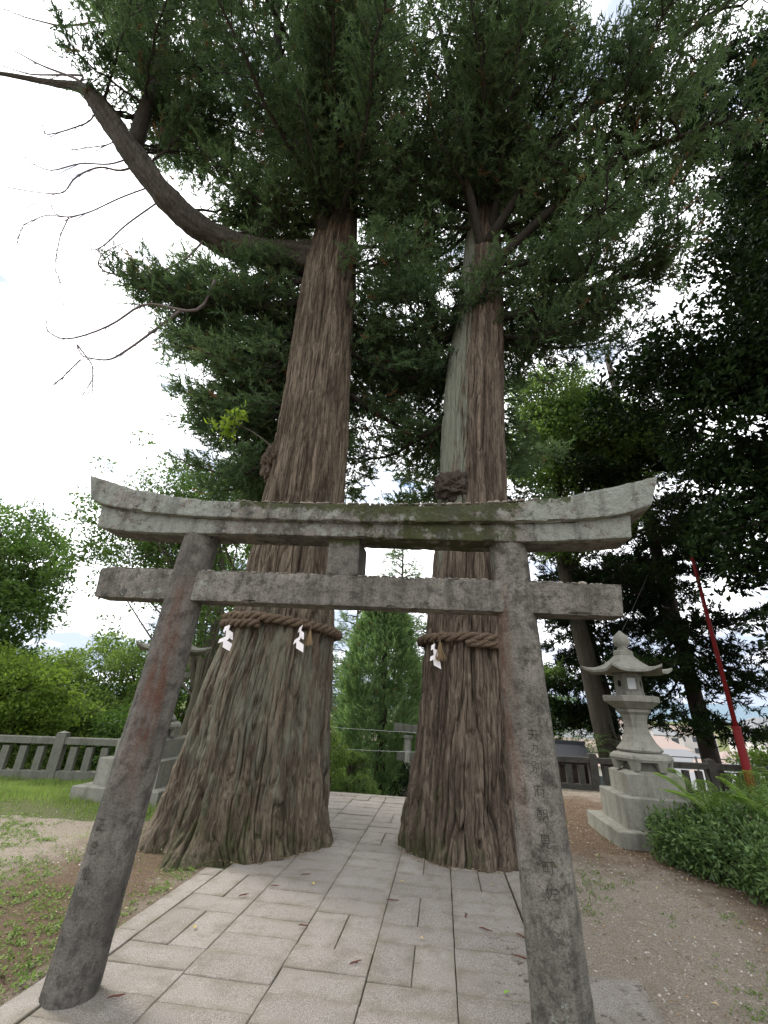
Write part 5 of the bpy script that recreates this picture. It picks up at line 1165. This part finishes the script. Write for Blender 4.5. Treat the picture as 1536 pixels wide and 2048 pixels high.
def litter(n_, mask, xr, yr, seed, s0=.03):
    r = np.random.default_rng(seed); x = r.uniform(*xr, n_); y = r.uniform(*yr, n_); k = mask(x, y, r); x, y = x[k], y[k]; m = len(x)
    P = np.stack([x, y, gz(x, y) + .006 + r.uniform(0, .008, m)], 1); V, T, t = leaf_quads(P, rdir(m, r, 0, .12), rdir(m, r, 2.5), s0 * r.uniform(.5, 1.6, m), s0 * .42 * r.uniform(.6, 1.3, m), r.uniform(0, 1, m), .25)
    return V, T, t, np.repeat(r.uniform(.85, 1, m), 4)
V, T, t, t2 = litter(17000, lambda x, y, r: r.random(len(x)) < np.clip(1.15 * np.exp(-(((x - 1.95) / .75) ** 2 + ((y - 8.2) / 2.0) ** 2)) + .14 + .35 * np.exp(-((x - 2.3) / .25) ** 2) * (y > 4.8), 0, 1), (.8, 5), (2.2, 11.4), 405)
tag(obj('leaf_litter', mesh_data('leaf_litter', V, [T], M['litter'], False, {'tint': t, 'tint2': t2})), 'brown fallen leaves on the ground around the right lantern', 'fallen leaves', kind='stuff')
V, T, t, t2 = litter(5200, lambda x, y, r: r.random(len(x)) < np.clip(.10 + .7 * np.exp(-(((x + 2.75) / .5) ** 2 + ((y - 4.6) / .9) ** 2)) + .2 * (y > 5.8), 0, 1), (-8, -2.25), (2.2, 7), 406, .028)
tag(obj('leaf_litter', mesh_data('leaf_litter', V, [T], M['litter'], False, {'tint': t, 'tint2': t2})), 'fallen leaves on the soil around the left cedar roots', 'fallen leaves', kind='stuff')
V, T, t, t2 = litter(26000, lambda x, y, r: (np.min([np.abs(np.hypot(x + 2.27, y - 6.03) - .97), np.abs(np.hypot(x - .27, y - 6.3) - .80)], 0) < .03 + .07 * r.random(len(x)) ** 2) & (r.random(len(x)) < .75), (-3.6, 1.4), (4.7, 7), 408, .022)
tag(obj('leaf_litter', mesh_data('leaf_litter', V + np.array([0, 0, .035]), [T], M['litter'], False, {'tint': t * .7, 'tint2': t2})), 'needle and leaf crumbs collected around the feet of the cedars', 'fallen leaves', kind='stuff')
def grains(n_, mask, xr, yr, seed, s0, s1):
    r = np.random.default_rng(seed); x = r.uniform(*xr, n_); y = r.uniform(*yr, n_); k = mask(x, y, r); x, y = x[k], y[k]; m = len(x)
    P = np.stack([x, y, gz(x, y)], 1); s_ = r.uniform(0, 1, m) ** 3 * (s1 - s0) + s0; a = r.uniform(0, 2 * PI, m)[:, None] + np.arange(4) * PI / 2 + r.uniform(-.4, .4, (m, 4))
    ring = P[:, None] + np.stack([np.cos(a) * s_[:, None], np.sin(a) * s_[:, None], np.full((m, 4), -.001)], -1); top = P + np.stack([r.uniform(-.3, .3, m) * s_, r.uniform(-.3, .3, m) * s_, s_ * r.uniform(.4, .9, m)], 1)
    V = np.concatenate([ring, top[:, None]], 1).reshape(-1, 3); b = np.arange(m)[:, None] * 5
    T = np.concatenate([b + np.array([q, (q + 1) % 4, 4]) for q in range(4)], 0); return V, T, np.repeat(r.uniform(0, 1, m), 5)
n = N('gravel_grains', .9, .2); n.color(n.mix(n.attr('tint'), (.10, .085, .07), (.50, .46, .41))); M['grain'] = n.m
V, T, t = grains(46000, lambda x, y, r: ((x > .8) | ((x < -2.3) & (vnoise(x * 1.2, y * 1.2, 0, 77) > -.2))) & (r.random(len(x)) < np.clip(1.5 - y / 6, .15, 1)), (-6, 4.6), (2.2, 8.5), 411, .0028, .012)
tag(obj('gravel', mesh_data('gravel', V, [T], M['grain'], False, {'tint': t})), 'loose gravel grains on the ground beside the path', 'gravel', kind='stuff')
# leaf crumbs along the trunk feet and joints
V, F, t = blades(5200, (-2.3, 1.0), (2.0, 9), .01, .028, lambda x, y, r: (np.min([np.abs(x - q) for q in (-2.05, -1.512, -.978, -.455, .07, .605)], 0) < .005) & (vnoise(x * 3, y * 3, 0, 9) > -.1), 407, .004)
tag(obj('joint_grass', mesh_data('joint_grass', V + np.array([0, 0, .02]), F, M['weed'], False, {'tint': t * .5})), 'tiny weeds growing in the joints of the path', 'weeds', kind='stuff')

# fallen twigs and leaves on the slabs (single things)
n = N('cedar_twig_red', .9, .2); n.color((.11, .045, .032)); M['rtwig'] = n.m
TW = [(-1.27, 4.93, 'reddish cedar twig on the slabs just right of the left cedar foot', .5), (-.42, 4.55, 'reddish twig lying across the joint in the middle of the path', .1), (.30, 4.2, 'long reddish twig on the right half of the path', -.5), (.55, 4.15, 'short twig near the right kerb', -.8), (-1.0, 3.95, 'thin twig on a slab left of the path centre', .05),
      (-1.62, 4.35, 'tiny twig near the left slab joint', .9), (-1.72, 2.95, 'dark twig near the foot of the dark torii pillar', .6), (.17, 4.4, 'short upright lying twig on the right slab', 1.5), (-1.45, 4.6, 'reddish twig cluster piece below the left cedar', .2), (.50, 3.85, 'reddish twig beside the dirt stain', -.4), (-.55, 3.55, 'small reddish twig by the open joint', .8)]
for x, y, lab, a in TW:
    b = MB(); Ln = rng.uniform(.06, .11); P = np.array([(-Ln / 2, 0, 0), (-Ln / 5, .008, .002), (Ln / 6, -.004, .003), (Ln / 2, .006, 0)]); b.tube(P, [.002, .0042, .0045, .002], 5, True, .4)
    for q in range(22):
        u = rng.uniform(-.5, .5) * Ln; b.tube([(u, 0, 0), (u + .012, rng.choice([-1, 1]) * rng.uniform(.005, .011), .004)], [.0018, .0008], 3, False)
    o = b.build('fallen_twig', M['rtwig'], None, True, (x, y, .04)); o.rotation_euler = (0, 0, a); tag(o, lab, 'twig', 'fallen twigs on the path')
n = N('yellow_leaf', .7, .3); n.color((.45, .36, .07)); M['yl'] = n.m
n = N('green_leaf', .7, .3); n.color((.18, .30, .05)); M['gl'] = n.m
n = N('tan_leaf', .7, .3); n.color((.36, .27, .16)); M['tl'] = n.m
for x, y, mt, lab in [(-1.12, 4.72, 'yl', 'yellow leaf on the slab right of the left cedar foot'), (-1.72, 3.78, 'yl', 'pale yellow leaf on the split slabs at the left'), (-.36, 5.02, 'yl', 'small yellow leaf in the centre of the path'), (.33, 3.42, 'gl', 'green leaf on the dirty slab at the right'), (.45, 5.15, 'tl', 'tan curled leaf by the right cedar foot'), (-.17, 3.98, 'tl', 'tiny tan leaf on the centre slab'),
                      (-4.15, 4.55, 'yl', 'yellow leaf on the gravel left of the dark pillar'), (1.55, 3.6, 'tl', 'brown leaf on the gravel beside the pale pillar'), (2.0, 5.5, 'tl', 'tan leaf on the gravel in front of the shrubs'), (1.12, 5.4, 'tl', 'pale leaf on the gravel right of the pillar')]:
    s = .05; V, T, t = leaf_quads(np.zeros((1, 3)), np.array([[1., 0, .05]]), np.array([[0, 0, 1.]]), np.array([s]), np.array([s * .55]), np.array([1.]), .3)
    o = obj('fallen_leaf', mesh_data('fallen_leaf', V, [T], M[mt]), None, (x, y, .038 if -2.2 < x < .75 else .022)); o.rotation_euler = (0, 0, rng.uniform(0, 6)); tag(o, lab, 'leaf', 'single fallen leaves')
